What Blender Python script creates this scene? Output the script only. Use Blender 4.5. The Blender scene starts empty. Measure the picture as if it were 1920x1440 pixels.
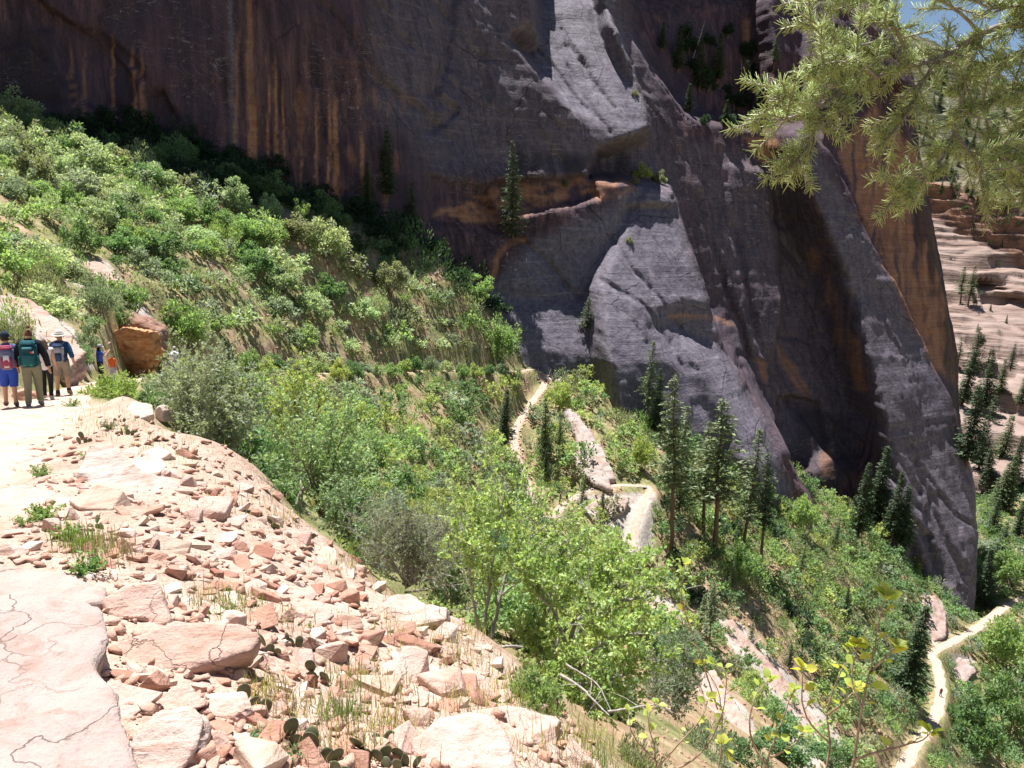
import bpy, bmesh, math, random
import numpy as np
from mathutils import Vector, Matrix, Quaternion
from mathutils.bvhtree import BVHTree

R = math.radians
rng = np.random.default_rng(7)
random.seed(7)
SC = bpy.context.scene
COL = SC.collection

# ------------------------------------------------------------------ camera
FPX = 1507.0                       # focal length in pixels of a 1920 px wide picture
PITCH, ROLL = R(13.0), R(2.5)
cam_d = bpy.data.cameras.new('camera')
cam = bpy.data.objects.new('camera', cam_d)
COL.objects.link(cam)
cam_d.sensor_width = 36.0
cam_d.lens = 36.0 * FPX / 1920.0
cam_d.clip_start = 0.05
cam_d.clip_end = 6000
CR = (Matrix.Rotation(R(90) - PITCH, 3, 'X') @ Matrix.Rotation(ROLL, 3, 'Z'))
cam.matrix_world = CR.to_4x4()
SC.camera = cam
CM = np.array(CR)

# ------------------------------------------------------------------ sky, sun, exposure
SUN_H = np.array([-0.50, 0.866]); SUN_H /= np.linalg.norm(SUN_H)
SUN_EL = R(69)
world = bpy.data.worlds.new('World'); SC.world = world
world.use_nodes = True
wn = world.node_tree
sky = wn.nodes.new('ShaderNodeTexSky'); sky.sky_type = 'NISHITA'; sky.sun_disc = False
sky.sun_elevation = SUN_EL
sky.sun_rotation = math.atan2(SUN_H[0], SUN_H[1])
sky.altitude = 1500; sky.air_density = 1.0; sky.dust_density = 0.6; sky.ozone_density = 1.0
wn.links.new(sky.outputs[0], wn.nodes['Background'].inputs[0])
wn.nodes['Background'].inputs[1].default_value = 0.05
sun_d = bpy.data.lights.new('sun', 'SUN'); sun_d.energy = 5.0; sun_d.angle = R(0.53)
sun_d.color = (1.0, 0.985, 0.95)
sun = bpy.data.objects.new('sun', sun_d); COL.objects.link(sun)
SUN = Vector((SUN_H[0] * math.cos(SUN_EL), SUN_H[1] * math.cos(SUN_EL), math.sin(SUN_EL)))
sun.rotation_euler = SUN.to_track_quat('Z', 'Y').to_euler()
SC.view_settings.view_transform = 'Standard'
SC.view_settings.look = 'None'
SC.view_settings.exposure = 1.0
SC.view_settings.gamma = 1.0
SC.cycles.max_bounces = 5
SC.cycles.diffuse_bounces = 3
SC.cycles.transmission_bounces = 3
SC.cycles.glossy_bounces = 2
SC.cycles.caustics_reflective = False
SC.cycles.caustics_refractive = False

# ------------------------------------------------------------------ pixel <-> world
def ray(u, v):
    u = np.asarray(u, float); v = np.asarray(v, float)
    c = np.stack([(u - 960) / FPX, -(v - 720) / FPX, -np.ones_like(u)], -1)
    return c @ CM.T
def at(u, v, d):
    return ray(u, v) * np.asarray(d, float)[..., None]
def proj(p):
    c = np.asarray(p) @ CM
    z = np.maximum(-c[..., 2], 1e-3)
    return 960 + FPX * c[..., 0] / z, 720 - FPX * c[..., 1] / z, -c[..., 2]

# ------------------------------------------------------------------ numpy noise
def _h(ix, iy, iz, seed):
    h = (ix.astype(np.int64) * 374761393 + iy.astype(np.int64) * 668265263 + iz.astype(np.int64) * 2147483647 + seed * 974634777) & 0xFFFFFFFF
    h = ((h ^ (h >> 13)) * 1274126177) & 0xFFFFFFFF
    h = ((h ^ (h >> 16)) * 2246822519) & 0xFFFFFFFF
    return ((h ^ (h >> 15)) & 0xFFFFFF) / float(0xFFFFFF)
def vnoise(p, seed=0):
    p = np.asarray(p, float)
    i = np.floor(p).astype(np.int64); f = p - i
    f = f * f * (3 - 2 * f)
    r = 0
    for dx in (0, 1):
        wx = f[..., 0] if dx else 1 - f[..., 0]
        for dy in (0, 1):
            wy = f[..., 1] if dy else 1 - f[..., 1]
            for dz in (0, 1):
                wz = f[..., 2] if dz else 1 - f[..., 2]
                r = r + wx * wy * wz * _h(i[..., 0] + dx, i[..., 1] + dy, i[..., 2] + dz, seed)
    return r * 2 - 1
def fbm(p, octaves=4, seed=0, gain=0.5):
    p = np.asarray(p, float); a = 1.0; s = 0; t = 0
    for o in range(octaves):
        s = s + a * vnoise(p * (2.03 ** o) + o * 17.3, seed + o); t += a; a *= gain
    return s / t
def sstep(a, b, x):
    t = np.clip((x - a) / (b - a), 0, 1)
    return t * t * (3 - 2 * t)
def poly_sd(u, v, poly):
    """signed distance in pixels, positive inside"""
    u = np.asarray(u, float); v = np.asarray(v, float)
    inside = np.zeros(u.shape, bool); dmin = np.full(u.shape, 1e9)
    n = len(poly)
    for i in range(n):
        x0, y0 = poly[i]; x1, y1 = poly[(i + 1) % n]
        ex, ey = x1 - x0, y1 - y0
        t = np.clip(((u - x0) * ex + (v - y0) * ey) / (ex * ex + ey * ey + 1e-9), 0, 1)
        dmin = np.minimum(dmin, (u - x0 - t * ex) ** 2 + (v - y0 - t * ey) ** 2)
        c = ((y0 > v) != (y1 > v))
        with np.errstate(divide='ignore', invalid='ignore'):
            xi = (x1 - x0) * (v - y0) / (y1 - y0 + 1e-12) + x0
        inside ^= c & (u < xi)
    d = np.sqrt(dmin)
    return np.where(inside, d, -d)
def pmask(u, v, poly, soft=10):
    return sstep(-soft, soft, poly_sd(u, v, poly))
def line_d(u, v, pts):
    d = np.full(np.shape(u), 1e9)
    for (x0, y0), (x1, y1) in zip(pts[:-1], pts[1:]):
        ex, ey = x1 - x0, y1 - y0
        t = np.clip(((u - x0) * ex + (v - y0) * ey) / (ex * ex + ey * ey + 1e-9), 0, 1)
        d = np.minimum(d, np.hypot(u - x0 - t * ex, v - y0 - t * ey))
    return d

# ------------------------------------------------------------------ mesh helpers
def make_mesh(name, verts, faces, smooth=False):
    """faces: list of arrays (m,k) with constant k each"""
    me = bpy.data.meshes.new(name)
    verts = np.asarray(verts, np.float32)
    if not isinstance(faces, (list, tuple)): faces = [faces]
    faces = [np.asarray(f, np.int32) for f in faces if len(f)]
    loops = np.concatenate([f.ravel() for f in faces])
    tot = np.concatenate([np.full(len(f), f.shape[1], np.int32) for f in faces])
    start = np.concatenate([[0], np.cumsum(tot)[:-1]]).astype(np.int32)
    me.vertices.add(len(verts)); me.vertices.foreach_set('co', verts.ravel())
    me.loops.add(len(loops)); me.loops.foreach_set('vertex_index', loops)
    me.polygons.add(len(tot)); me.polygons.foreach_set('loop_start', start); me.polygons.foreach_set('loop_total', tot)
    if smooth: me.polygons.foreach_set('use_smooth', np.ones(len(tot), bool))
    me.update(calc_edges=True)
    return me
def set_col(me, name, cols):
    a = me.color_attributes.new(name, 'FLOAT_COLOR', 'POINT')
    c = np.ones((len(me.vertices), 4), np.float32)
    cols = np.asarray(cols, np.float32)
    c[:, :cols.shape[1]] = cols
    a.data.foreach_set('color', c.ravel())
def obj(name, me, mat=None, parent=None, label=None, cat=None, group=None, kind=None, color=None, loc=None):
    o = bpy.data.objects.new(name, me)
    COL.objects.link(o)
    if me is not None and mat is not None:
        ms = mat if isinstance(mat, (list, tuple)) else [mat]
        if len(me.materials) == 0:
            for m in ms: me.materials.append(m)
    if parent is not None: o.parent = parent
    tag(o, label, cat, group, kind)
    if color is not None: o.color = (*color[:3], 1)
    if loc is not None: o.location = Vector(loc)
    return o
def tag(o, label=None, cat=None, group=None, kind=None):
    if label: o['label'] = label
    if cat: o['category'] = cat
    if group: o['group'] = group
    if kind: o['kind'] = kind
    return o
def grid_faces(nu, nv):
    i = np.arange(nu - 1)[:, None] * nv + np.arange(nv - 1)[None]
    i = i.ravel()
    return np.stack([i, i + nv, i + nv + 1, i + 1], -1)
class MB:
    """collects tubes, leaves and triangles into one mesh"""
    def __init__(s): s.v = []; s.f = {3: [], 4: []}; s.n = 0
    def add(s, v, f):
        v = np.asarray(v, float); f = np.asarray(f, int)
        s.v.append(v); s.f[f.shape[1]].append(f + s.n); s.n += len(v)
    def tube(s, pts, rad, sides=5, cap=True):
        pts = np.asarray(pts, float); n = len(pts)
        rad = np.broadcast_to(np.asarray(rad, float), (n,))
        t = np.gradient(pts, axis=0); t /= np.linalg.norm(t, axis=1)[:, None] + 1e-9
        a = np.where(np.abs(t[:, 2:3]) < 0.9, np.array([[0, 0, 1.]]), np.array([[1., 0, 0]]))
        b = np.cross(t, a); b /= np.linalg.norm(b, axis=1)[:, None] + 1e-9
        c = np.cross(t, b)
        ang = np.arange(sides) * 2 * math.pi / sides
        ring = pts[:, None] + rad[:, None, None] * (b[:, None] * np.cos(ang)[None, :, None] + c[:, None] * np.sin(ang)[None, :, None])
        i = np.arange(n - 1)[:, None] * sides; j = np.arange(sides)[None]; k = (j + 1) % sides
        f = np.stack([i + j, i + k, i + sides + k, i + sides + j], -1).reshape(-1, 4)
        s.add(ring.reshape(-1, 3), f)
        if cap:
            tip = np.vstack([ring[-1], pts[-1] + t[-1] * rad[-1] * .6])
            s.add(tip, [[q, (q + 1) % sides, sides] for q in range(sides)])
    def leaves(s, c, size, up=0.35, aspect=0.5, dirs=None, rnd=None):
        """folded diamonds"""
        g = rnd or rng
        c = np.asarray(c, float); n = len(c)
        size = np.broadcast_to(np.asarray(size, float), (n,))[:, None]
        a = g.normal(size=(n, 3)) if dirs is None else np.asarray(dirs) + g.normal(size=(n, 3)) * .35
        a /= np.linalg.norm(a, axis=1)[:, None] + 1e-9
        nn = g.normal(size=(n, 3)) * (1 - up); nn[:, 2] += up * 1.6
        b = np.cross(nn, a); b /= np.linalg.norm(b, axis=1)[:, None] + 1e-9
        w = np.cross(a, b)
        v = np.stack([c - a * size, c + b * size * aspect + w * size * .12, c + a * size, c - b * size * aspect + w * size * .12], 1)
        s.add(v.reshape(-1, 3), (np.arange(n)[:, None] * 4 + np.arange(4)[None]))
    def mesh(s, name, smooth=False):
        return make_mesh(name, np.concatenate(s.v), [np.concatenate(q) for q in s.f.values() if q], smooth)

# ------------------------------------------------------------------ material helpers
class NT:
    def __init__(s, name):
        s.m = bpy.data.materials.new(name); s.m.use_nodes = True
        s.t = s.m.node_tree; s.t.nodes.clear()
        s.out = s.t.nodes.new('ShaderNodeOutputMaterial')
    def n(s, typ, **kw):
        x = s.t.nodes.new('ShaderNode' + typ)
        for k, v in kw.items():
            if k.startswith('i_'):
                key = k[2:]
                x.inputs[int(key) if key.isdigit() else key.replace('_', ' ')].default_value = v
            else: setattr(x, k, v)
        return x
    def l(s, a, b): s.t.links.new(a, b)
    def val(s, x, sock):
        if hasattr(x, 'is_linked') or hasattr(x, 'links'): s.l(x, sock)
        else: sock.default_value = x if not (isinstance(x, (tuple, list)) and len(x) == 3 and sock.type == 'RGBA') else (*x, 1)
    def coord(s, which='Object', scale=(1, 1, 1), rot=(0, 0, 0)):
        tc = s.n('TexCoord'); mp = s.n('Mapping'); mp.inputs['Scale'].default_value = scale; mp.inputs['Rotation'].default_value = rot
        s.l(tc.outputs[which], mp.inputs[0]); return mp.outputs[0]
    def pos(s, scale=(1, 1, 1), rot=(0, 0, 0)):
        g = s.n('NewGeometry'); mp = s.n('Mapping'); mp.inputs['Scale'].default_value = scale; mp.inputs['Rotation'].default_value = rot
        s.l(g.outputs['Position'], mp.inputs[0]); return mp.outputs[0]
    def noise(s, vec, scale, detail=5, rough=.55, dist=0.0):
        x = s.n('TexNoise'); x.inputs['Scale'].default_value = scale; x.inputs['Detail'].default_value = detail
        x.inputs['Roughness'].default_value = rough; x.inputs['Distortion'].default_value = dist
        s.l(vec, x.inputs['Vector']); return x.outputs['Fac']
    def ramp(s, fac, stops, interp='LINEAR'):
        x = s.n('ValToRGB'); x.color_ramp.interpolation = interp
        e = x.color_ramp.elements
        while len(e) < len(stops): e.new(0.5)
        for q, (p, c) in zip(e, stops):
            q.position = p; q.color = (*c, 1) if not isinstance(c, (int, float)) else (c, c, c, 1)
        s.l(fac, x.inputs[0]); return x.outputs[0]
    def mix(s, fac, a, b, blend='MIX'):
        x = s.n('Mix', data_type='RGBA', blend_type=blend)
        s.val(fac, x.inputs[0]); s.val(a, x.inputs[6]); s.val(b, x.inputs[7]); return x.outputs[2]
    def math(s, op, a, b=0.0, clamp=False):
        x = s.n('Math', operation=op, use_clamp=clamp); s.val(a, x.inputs[0]); s.val(b, x.inputs[1]); return x.outputs[0]
    def attr(s, name, out='Color'):
        x = s.n('Attribute', attribute_name=name); return x.outputs[out]
    def bump(s, h, strength=.5, dist=.1, normal=None):
        x = s.n('Bump'); x.inputs['Strength'].default_value = strength; x.inputs['Distance'].default_value = dist
        s.l(h, x.inputs['Height'])
        if normal is not None: s.l(normal, x.inputs['Normal'])
        return x.outputs[0]
    def finish(s, color, rough=.85, normal=None, spec=.25):
        b = s.n('BsdfPrincipled'); s.val(color, b.inputs['Base Color']); s.val(rough, b.inputs['Roughness'])
        b.inputs['Specular IOR Level'].default_value = spec
        if normal is not None: s.l(normal, b.inputs['Normal'])
        s.l(b.outputs[0], s.out.inputs[0]); return s.m

def mat_plain(name, c, rough=.8, var=.12, scale=60, spec=.25):
    t = NT(name); v = t.coord('Object')
    n = t.noise(v, scale, 3)
    col = t.mix(n, tuple(x * (1 - var) for x in c), tuple(min(1, x * (1 + var)) for x in c))
    return t.finish(col, rough, t.bump(n, .25, .01), spec)

def mat_leaf(name, c=(1, 1, 1), trans=.38, rough=.55, spec=.3, hue=.035, val=.45):
    """colour = object colour x 'tint' attribute x leaf variation"""
    t = NT(name)
    oi = t.n('ObjectInfo'); geo = t.n('NewGeometry')
    base = t.mix(1.0, oi.outputs['Color'], t.attr('tint'), 'MULTIPLY')
    base = t.mix(1.0, base, (*c, 1), 'MULTIPLY')
    hs = t.n('HueSaturation')
    t.l(base, hs.inputs['Color'])
    rnd = geo.outputs['Random Per Island']
    t.l(t.math('ADD', t.math('MULTIPLY', rnd, hue * 2), .5 - hue), hs.inputs['Hue'])
    frac = t.math('FRACT', t.math('MULTIPLY', rnd, 17.31))
    t.l(t.math('ADD', t.math('MULTIPLY', frac, val * 2), 1 - val), hs.inputs['Value'])
    hs.inputs['Saturation'].default_value = 1.0
    b = t.n('BsdfPrincipled'); t.l(hs.outputs[0], b.inputs['Base Color']); b.inputs['Roughness'].default_value = rough
    b.inputs['Specular IOR Level'].default_value = spec
    tr = t.n('BsdfTranslucent')
    t.l(t.mix(1.0, hs.outputs[0], (1.06, 1.1, .6, 1), 'MULTIPLY'), tr.inputs['Color'])
    mx = t.n('MixShader'); mx.inputs[0].default_value = trans
    t.l(b.outputs[0], mx.inputs[1]); t.l(tr.outputs[0], mx.inputs[2]); t.l(mx.outputs[0], t.out.inputs[0])
    return t.m

def mat_bark(name, c, scale=30):
    t = NT(name); v = t.coord('Object', (1, 1, .25))
    n = t.noise(v, scale, 5, .65)
    col = t.ramp(n, [(.25, tuple(x * .45 for x in c)), (.55, c), (.8, tuple(min(1, x * 1.5) for x in c))])
    return t.finish(col, .9, t.bump(n, .6, .01))

def mat_rock(name, tint=(1, 1, 1), scale=1.0, lichen=.35, islands=False):
    """pink Navajo sandstone with pale faces, red breaks, specks and lichen; multiplied by the object colour"""
    t = NT(name); v = t.pos()
    big = t.noise(v, 1.7 * scale, 4, .6, .4)
    mid = t.noise(v, 9 * scale, 6, .62, .3)
    fine = t.noise(v, 70 * scale, 4, .6)
    lay = t.noise(t.pos((.6, .6, 7), (.25, .15, 0)), 5 * scale, 4, .6, .5)
    col = t.ramp(big, [(.28, (.52, .325, .26)), (.48, (.62, .475, .42)), (.68, (.67, .565, .51))])
    col = t.mix(t.ramp(mid, [(.4, 0.), (.7, .55)]), col, (.68, .60, .555))
    col = t.mix(t.ramp(lay, [(.56, 0.), (.72, .6)]), col, (.42, .20, .13))
    col = t.mix(t.ramp(fine, [(.62, 0.), (.72, .45)]), col, (.25, .15, .11))
    lm = t.noise(t.pos((1, 1, 1)), 6.5 * scale, 6, .7, .2)
    col = t.mix(t.ramp(lm, [(.60, 0.), (.66, lichen)]), col, (.30, .31, .25))
    lm2 = t.noise(t.pos((1, 1, 1), (1, .4, 0)), 11 * scale, 6, .75, .1)
    col = t.mix(t.ramp(lm2, [(.64, 0.), (.68, lichen)]), col, (.13, .12, .11))
    vo = t.n('TexVoronoi', feature='DISTANCE_TO_EDGE'); vo.inputs['Scale'].default_value = 2.6 * scale
    wv = t.n('TexNoise'); wv.inputs['Scale'].default_value = 3.0 * scale; wv.inputs['Detail'].default_value = 6
    t.l(v, wv.inputs['Vector'])
    t.l(t.mix(.28, t.pos((1, .55, 1), (0, 0, .5)), wv.outputs['Color']), vo.inputs['Vector'])
    ckk = t.math('MAXIMUM', t.ramp(vo.outputs['Distance'], [(.0, 0.), (.005, 1.)]), t.ramp(t.noise(v, 1.1 * scale, 3), [(.46, 1.), (.56, 0.)]))
    col = t.mix(1.0, col, t.mix(ckk, (.68, .57, .52), (1, 1, 1)), 'MULTIPLY')
    st = t.noise(v, 3.3 * scale, 7, .72, .8)
    col = t.mix(t.ramp(st, [(.52, 0.), (.68, .55)]), col, (.40, .255, .195))
    pits = t.noise(v, 150 * scale, 3, .6)
    col = t.mix(t.ramp(pits, [(.60, 0.), (.70, .5)]), col, (.30, .20, .16))
    geo = t.n('NewGeometry')
    isl = t.ramp(geo.outputs['Random Per Island'], [(.0, (1, 1, 1)), (.35, (.93, .86, .82)), (.6, (.82, .66, .58)), (.85, (1, .96, .92)), (1., (.7, .52, .44))])
    oi = t.n('ObjectInfo')
    col = t.mix(1.0, col, isl, 'MULTIPLY') if islands else col
    col = t.mix(1.0, col, oi.outputs['Color'], 'MULTIPLY')
    col = t.mix(1.0, col, (*tint, 1), 'MULTIPLY')
    h = t.math('ADD', t.math('MULTIPLY', mid, .7), t.math('ADD', t.math('MULTIPLY', fine, .25), t.math('MULTIPLY', lay, .6)))
    h = t.math('ADD', h, t.math('MULTIPLY', ckk, .5))
    return t.finish(col, .9, t.bump(h, .7, .035 / scale), .2)

# ================================================================== TERRAIN
CP_PX = [  # (u, v, depth) seen on the ground
 # foreground shelf
 (0,1440,2.35),(250,1440,2.4),(500,1430,2.6),(700,1400,3.0),(900,1430,3.2),(1000,1400,3.6),(1150,1440,3.9),(1060,1355,4.5),
 (330,1230,3.2),(600,1150,4.9),(500,1280,3.4),(750,1250,4.3),(100,1000,5.0),(400,1000,6.0),(200,850,9.0),(0,870,8.0),(550,1060,6.4),
 (900,1195,6.0),(700,1090,7.4),(600,1000,8.6),(500,905,10.6),(350,810,13.2),(270,765,16.5),(60,768,16.8),(120,750,19.5),(0,780,15.5),
 (-150,1000,5),(-100,820,11),(-150,740,18),
 # falling away behind the shelf's edge
 (600,1060,13),(700,1150,11),(900,1260,9),(1060,1420,7.5),(500,965,16),(380,850,17),(800,1180,15),(1200,1400,10),(1000,1250,13),
 (1300,1300,20),(1200,1180,36),(1500,1440,24),(1000,1130,42),(850,1060,30),(700,960,34),(560,880,34),(450,830,34),
 # trail and slope left of it
 (160,730,25),(215,715,33),(265,712,42),(300,706,52),(380,706,62),(480,702,74),(600,700,88),(720,697,104),(820,695,118),(900,696,130),(960,697,140),(1000,692,149),(1022,702,152),
 (150,690,29),(60,690,23),(0,640,26),(0,560,33),(100,600,36),(0,480,43),(0,380,60),(0,300,78),(200,560,46),(200,450,66),(100,350,78),(300,360,92),(250,600,49),
 (350,560,64),(340,640,58),(420,500,82),(500,600,84),(560,440,106),(600,530,103),(680,490,116),(745,560,119),(700,620,108),(560,655,90),(450,655,74),
 (860,560,134),(880,620,133),(-300,300,60),(-300,600,22),(-300,150,85),
 # cliff foot
 (-400,130,95),(0,210,106),(300,280,117),(600,390,130),(800,470,141),(940,600,150),(1060,690,155),(1200,760,161),(1350,850,171),(1500,910,181),(1650,1020,188),(1780,1130,194),(1835,1175,198),
 # below the trail
 (420,770,46),(500,790,56),(600,780,70),(700,780,82),(800,780,100),(700,880,62),(850,900,90),(900,800,112),(800,1000,55),(950,1000,92),(1050,1080,90),(900,1060,62),
 # switchbacks
 (1000,750,139),(963,815,126),(985,900,116.5),(1008,965,111),(1060,945,113),(1110,918,118),(1215,912,122.5),(1193,975,115),(1186,1010,112),(1195,1090,103),(1240,1150,97),
 (1100,800,133),(1150,860,127),(1050,860,122),(1100,730,147),
 # right hand slope
 (1300,860,143),(1300,960,128),(1300,1060,115),(1400,1050,130),(1550,1050,155),(1480,980,158),(1600,1180,140),(1450,1180,116),(1700,1300,140),(1650,1440,108),(1350,1200,100),(1400,1300,88),(1500,1400,84),(1600,1320,116),
 # valley
 (1690,1440,112),(1755,1340,133),(1762,1290,145),(1745,1222,163),(1815,1185,178),(1880,1140,195),(1990,1090,220),
 (1850,1320,160),(1920,1430,145),(1820,1440,128),(1900,1230,185),(1930,1040,235),(1900,950,275),(1880,860,320),(1870,780,370),(2100,1100,200),(2200,1300,160),(2100,900,280),
]
cp = np.array(CP_PX, float)
CPW = at(cp[:, 0], cp[:, 1], cp[:, 2])
CPW = np.vstack([CPW, [
 (0, 0, -1.62), (-1.5, .5, -1.58), (-4, 1, -1.4), (-1, -6, -1.2), (-8, -8, 1.5), (6, -8, -5), (2, 0, -3.0), (4, 2, -6.0), (7, 4, -9.5), (1.3, 2.2, -2.5),
 (-14, 0, 3), (-30, 10, 10), (15, 0, -17), (30, 20, -32), (60, 40, -55), (60, 10, -60), (100, 60, -80), (140, 120, -92), (-30, -30, 8), (30, -40, -30), (0, -40, -4),
 (-120, 60, 40), (-80, 30, 25), (200, 300, -100), (60, 330, -60), (-40, 250, -5), (130, 300, -105), (300, 400, -85), (130, 420, -95), (300, 100, -75), (-120, 160, 40)]])
_c = CPW[:, :2]
def _phi(d): return np.sqrt(d * d + 1.0) ** 1.0
_n = len(_c)
_d = np.linalg.norm(_c[:, None] - _c[None], axis=2)
_A = np.zeros((_n + 3, _n + 3)); _A[:_n, :_n] = _phi(_d) + np.eye(_n) * -.02
_A[:_n, _n:] = np.c_[np.ones(_n), _c]; _A[_n:, :_n] = _A[:_n, _n:].T
_w = np.linalg.solve(_A, np.r_[CPW[:, 2], 0, 0, 0])
def h_base(x, y):
    x = np.asarray(x, float); y = np.asarray(y, float); sh = x.shape
    x = x.ravel(); y = y.ravel(); r = np.empty(len(x))
    for a in range(0, len(x), 40000):
        s = slice(a, a + 40000)
        d = np.hypot(x[s, None] - _c[None, :, 0], y[s, None] - _c[None, :, 1])
        r[s] = _phi(d) @ _w[:_n] + _w[_n] + _w[_n + 1] * x[s] + _w[_n + 2] * y[s]
    return r.reshape(sh)

def resample(P, step):
    P = np.asarray(P, float)
    # Catmull-Rom, then even spacing
    Q = np.vstack([2 * P[0] - P[1], P, 2 * P[-1] - P[-2]]); out = []
    for i in range(1, len(Q) - 2):
        t = np.linspace(0, 1, 12, endpoint=False)[:, None]
        a, b, c, d = Q[i - 1], Q[i], Q[i + 1], Q[i + 2]
        out.append(.5 * (2 * b + (c - a) * t + (2 * a - 5 * b + 4 * c - d) * t ** 2 + (3 * b - a - 3 * c + d) * t ** 3))
    out = np.vstack(out + [P[-1:]])
    L = np.r_[0, np.cumsum(np.linalg.norm(np.diff(out, axis=0), axis=1))]
    s = np.arange(0, L[-1], step)
    return np.stack([np.interp(s, L, out[:, k]) for k in range(3)], 1)
TR1 = [(0,0,0),(-420,1020,5.2),(-180,900,7.6),(45,795,14.5),(95,757,19),(150,733,25),(210,717,33),(262,712,42),(300,706,52),(380,706,62),(480,702,74),(600,700,88),(720,697,104),(820,695,118),(900,696,130),(960,697,140),(1000,692,149)]
TR2 = [(1000,692,149),(1020,706,148),(1018,725,145),(1000,750,139),(977,785,131),(964,815,126),(968,850,121),(983,890,117),(1000,935,113),(1010,965,111)]
TR3 = [(1010,965,111),(1030,972,110.3),(1060,945,113),(1110,918,118),(1160,910,121),(1212,911,123)]
TR4 = [(1212,911,123),(1218,920,122),(1205,945,118.5),(1193,975,115),(1186,1010,112),(1183,1035,109.5)]
TR5 = [(1640,1500,102),(1690,1440,112),(1722,1390,121),(1755,1340,133),(1763,1290,145),(1756,1245,156),(1748,1224,162),(1785,1203,170),(1815,1187,177),(1842,1170,184),(1880,1142,195),(1925,1118,205),(1990,1090,220)]
def pxpath(L): a = np.array(L, float); return at(a[:, 0], a[:, 1], a[:, 2])
TRAILS = [(resample(pxpath(TR1[1:11]), .5), 2.0), (resample(pxpath(TR1[10:]), .5), 1.0), (resample(pxpath(TR2), .5), 1.5), (resample(pxpath(TR3), .5), 1.35), (resample(pxpath(TR4), .5), 1.5), (resample(pxpath(TR5), .7), 2.0)]
TPTS = np.vstack([t for t, w in TRAILS]); TW = np.concatenate([np.full(len(t), w) for t, w in TRAILS])
_g = [np.gradient(t, axis=0) for t, w in TRAILS]
TTG = np.vstack([q[:, :2] / (np.linalg.norm(q[:, :2], axis=1)[:, None] + 1e-9) for q in _g])
TSL = np.concatenate([q[:, 2] / (np.linalg.norm(q[:, :2], axis=1) + 1e-9) for q in _g])
def trail_dist(x, y):
    """distance to the nearest trail's centre in units of metres beyond its half width, and that trail's height"""
    x = np.asarray(x, float); y = np.asarray(y, float); sh = x.shape; x = x.ravel(); y = y.ravel()
    dd = np.full(len(x), 1e3); zz = np.zeros(len(x))
    idx = np.nonzero((x > -6) | (y < 60) | True)[0]
    for a in range(0, len(idx), 8000):
        q = idx[a:a + 8000]
        d = np.hypot(x[q, None] - TPTS[None, :, 0], y[q, None] - TPTS[None, :, 1]) - TW[None] / 2
        k = d.argmin(1); dd[q] = d[np.arange(len(q)), k]
        zz[q] = TPTS[k, 2] + TSL[k] * np.clip((x[q] - TPTS[k, 0]) * TTG[k, 0] + (y[q] - TPTS[k, 1]) * TTG[k, 1], -.6, .6)
    return dd.reshape(sh), zz.reshape(sh)
def height(x, y, noise=True):
    x = np.asarray(x, float); y = np.asarray(y, float)
    z = h_base(x, y)
    r = np.hypot(x, y)
    if noise:
        amp = np.clip(r / 60, 0, 1)
        p = np.stack([x, y, np.zeros_like(x)], -1)
        z = z + amp * (1.5 * fbm(p / 13., 4, 3) + .75 * fbm(p / 3.1, 3, 11)) + np.clip(r / 8, .15, 1) * .09 * fbm(p / .7, 4, 21) + np.clip(1.6 - r / 25, 0, 1) * .16 * fbm(p / 2.3, 3, 31)
    d, tz = trail_dist(x, y)
    # a bench is cut for the trail
    k = sstep(0.5 + r * .010, -.1, d)
    return z * (1 - k) + tz * k
EDGE = pxpath([(-150,740,20),(120,735,21),(270,745,16.5),(350,810,13.2),(500,905,10.6),(600,1000,8.6),(700,1090,7.4),(900,1195,6.0),(1060,1355,4.5),(1150,1440,3.9)])
_ea = np.r_[np.arctan2(EDGE[:, 0], EDGE[:, 1]), 1.2, 2.2, 3.2]; _er = np.r_[np.hypot(EDGE[:, 0], EDGE[:, 1]), 2.6, 2.2, 6]
def shelf(x, y, soft=.12):
    a = np.arctan2(x, y); a = np.where(a < _ea[0] - 1.0, a + 2 * math.pi, a)
    re = np.interp(a, _ea, _er); r = np.hypot(x, y)
    return sstep(re * (1 + soft), re * (1 - soft), r)
def build_ground():
    az = np.concatenate([np.linspace(-50, 48, 540), np.linspace(50, 308, 60)[1:-1]])
    az = np.radians(az)
    rr = np.concatenate([[.05], np.geomspace(.5, 40, 210), np.geomspace(40.6, 230, 230)[1:], np.geomspace(232, 900, 40)])
    A, Q = np.meshgrid(az, rr, indexing='ij')
    x = np.sin(A) * Q; y = np.cos(A) * Q
    z = height(x, y)
    na, nr = A.shape
    f = grid_faces(na, nr)
    last = np.arange(nr - 1); k0 = (na - 1) * nr
    f = np.vstack([f, np.stack([k0 + last, last, last + 1, k0 + last + 1], -1)])
    V = np.stack([x, y, z], -1).reshape(-1, 3)
    me = make_mesh('ground', V, f[:, ::-1], True)
    u, v, d = proj(V)
    bare = np.zeros(len(V))
    for poly in BARE: bare = np.maximum(bare, np.where((d > 20), pmask(u, v, poly, 12), 0))
    lowr = pmask(u, v, [(1130, 1060), (1300, 1020), (1420, 1120), (1640, 1330), (1700, 1440), (1500, 1500), (1150, 1500)], 40) * (d > 15)
    near = shelf(V[:, 0], V[:, 1])
    set_col(me, 'zone', np.stack([bare, lowr, near], -1))
    return me
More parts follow.
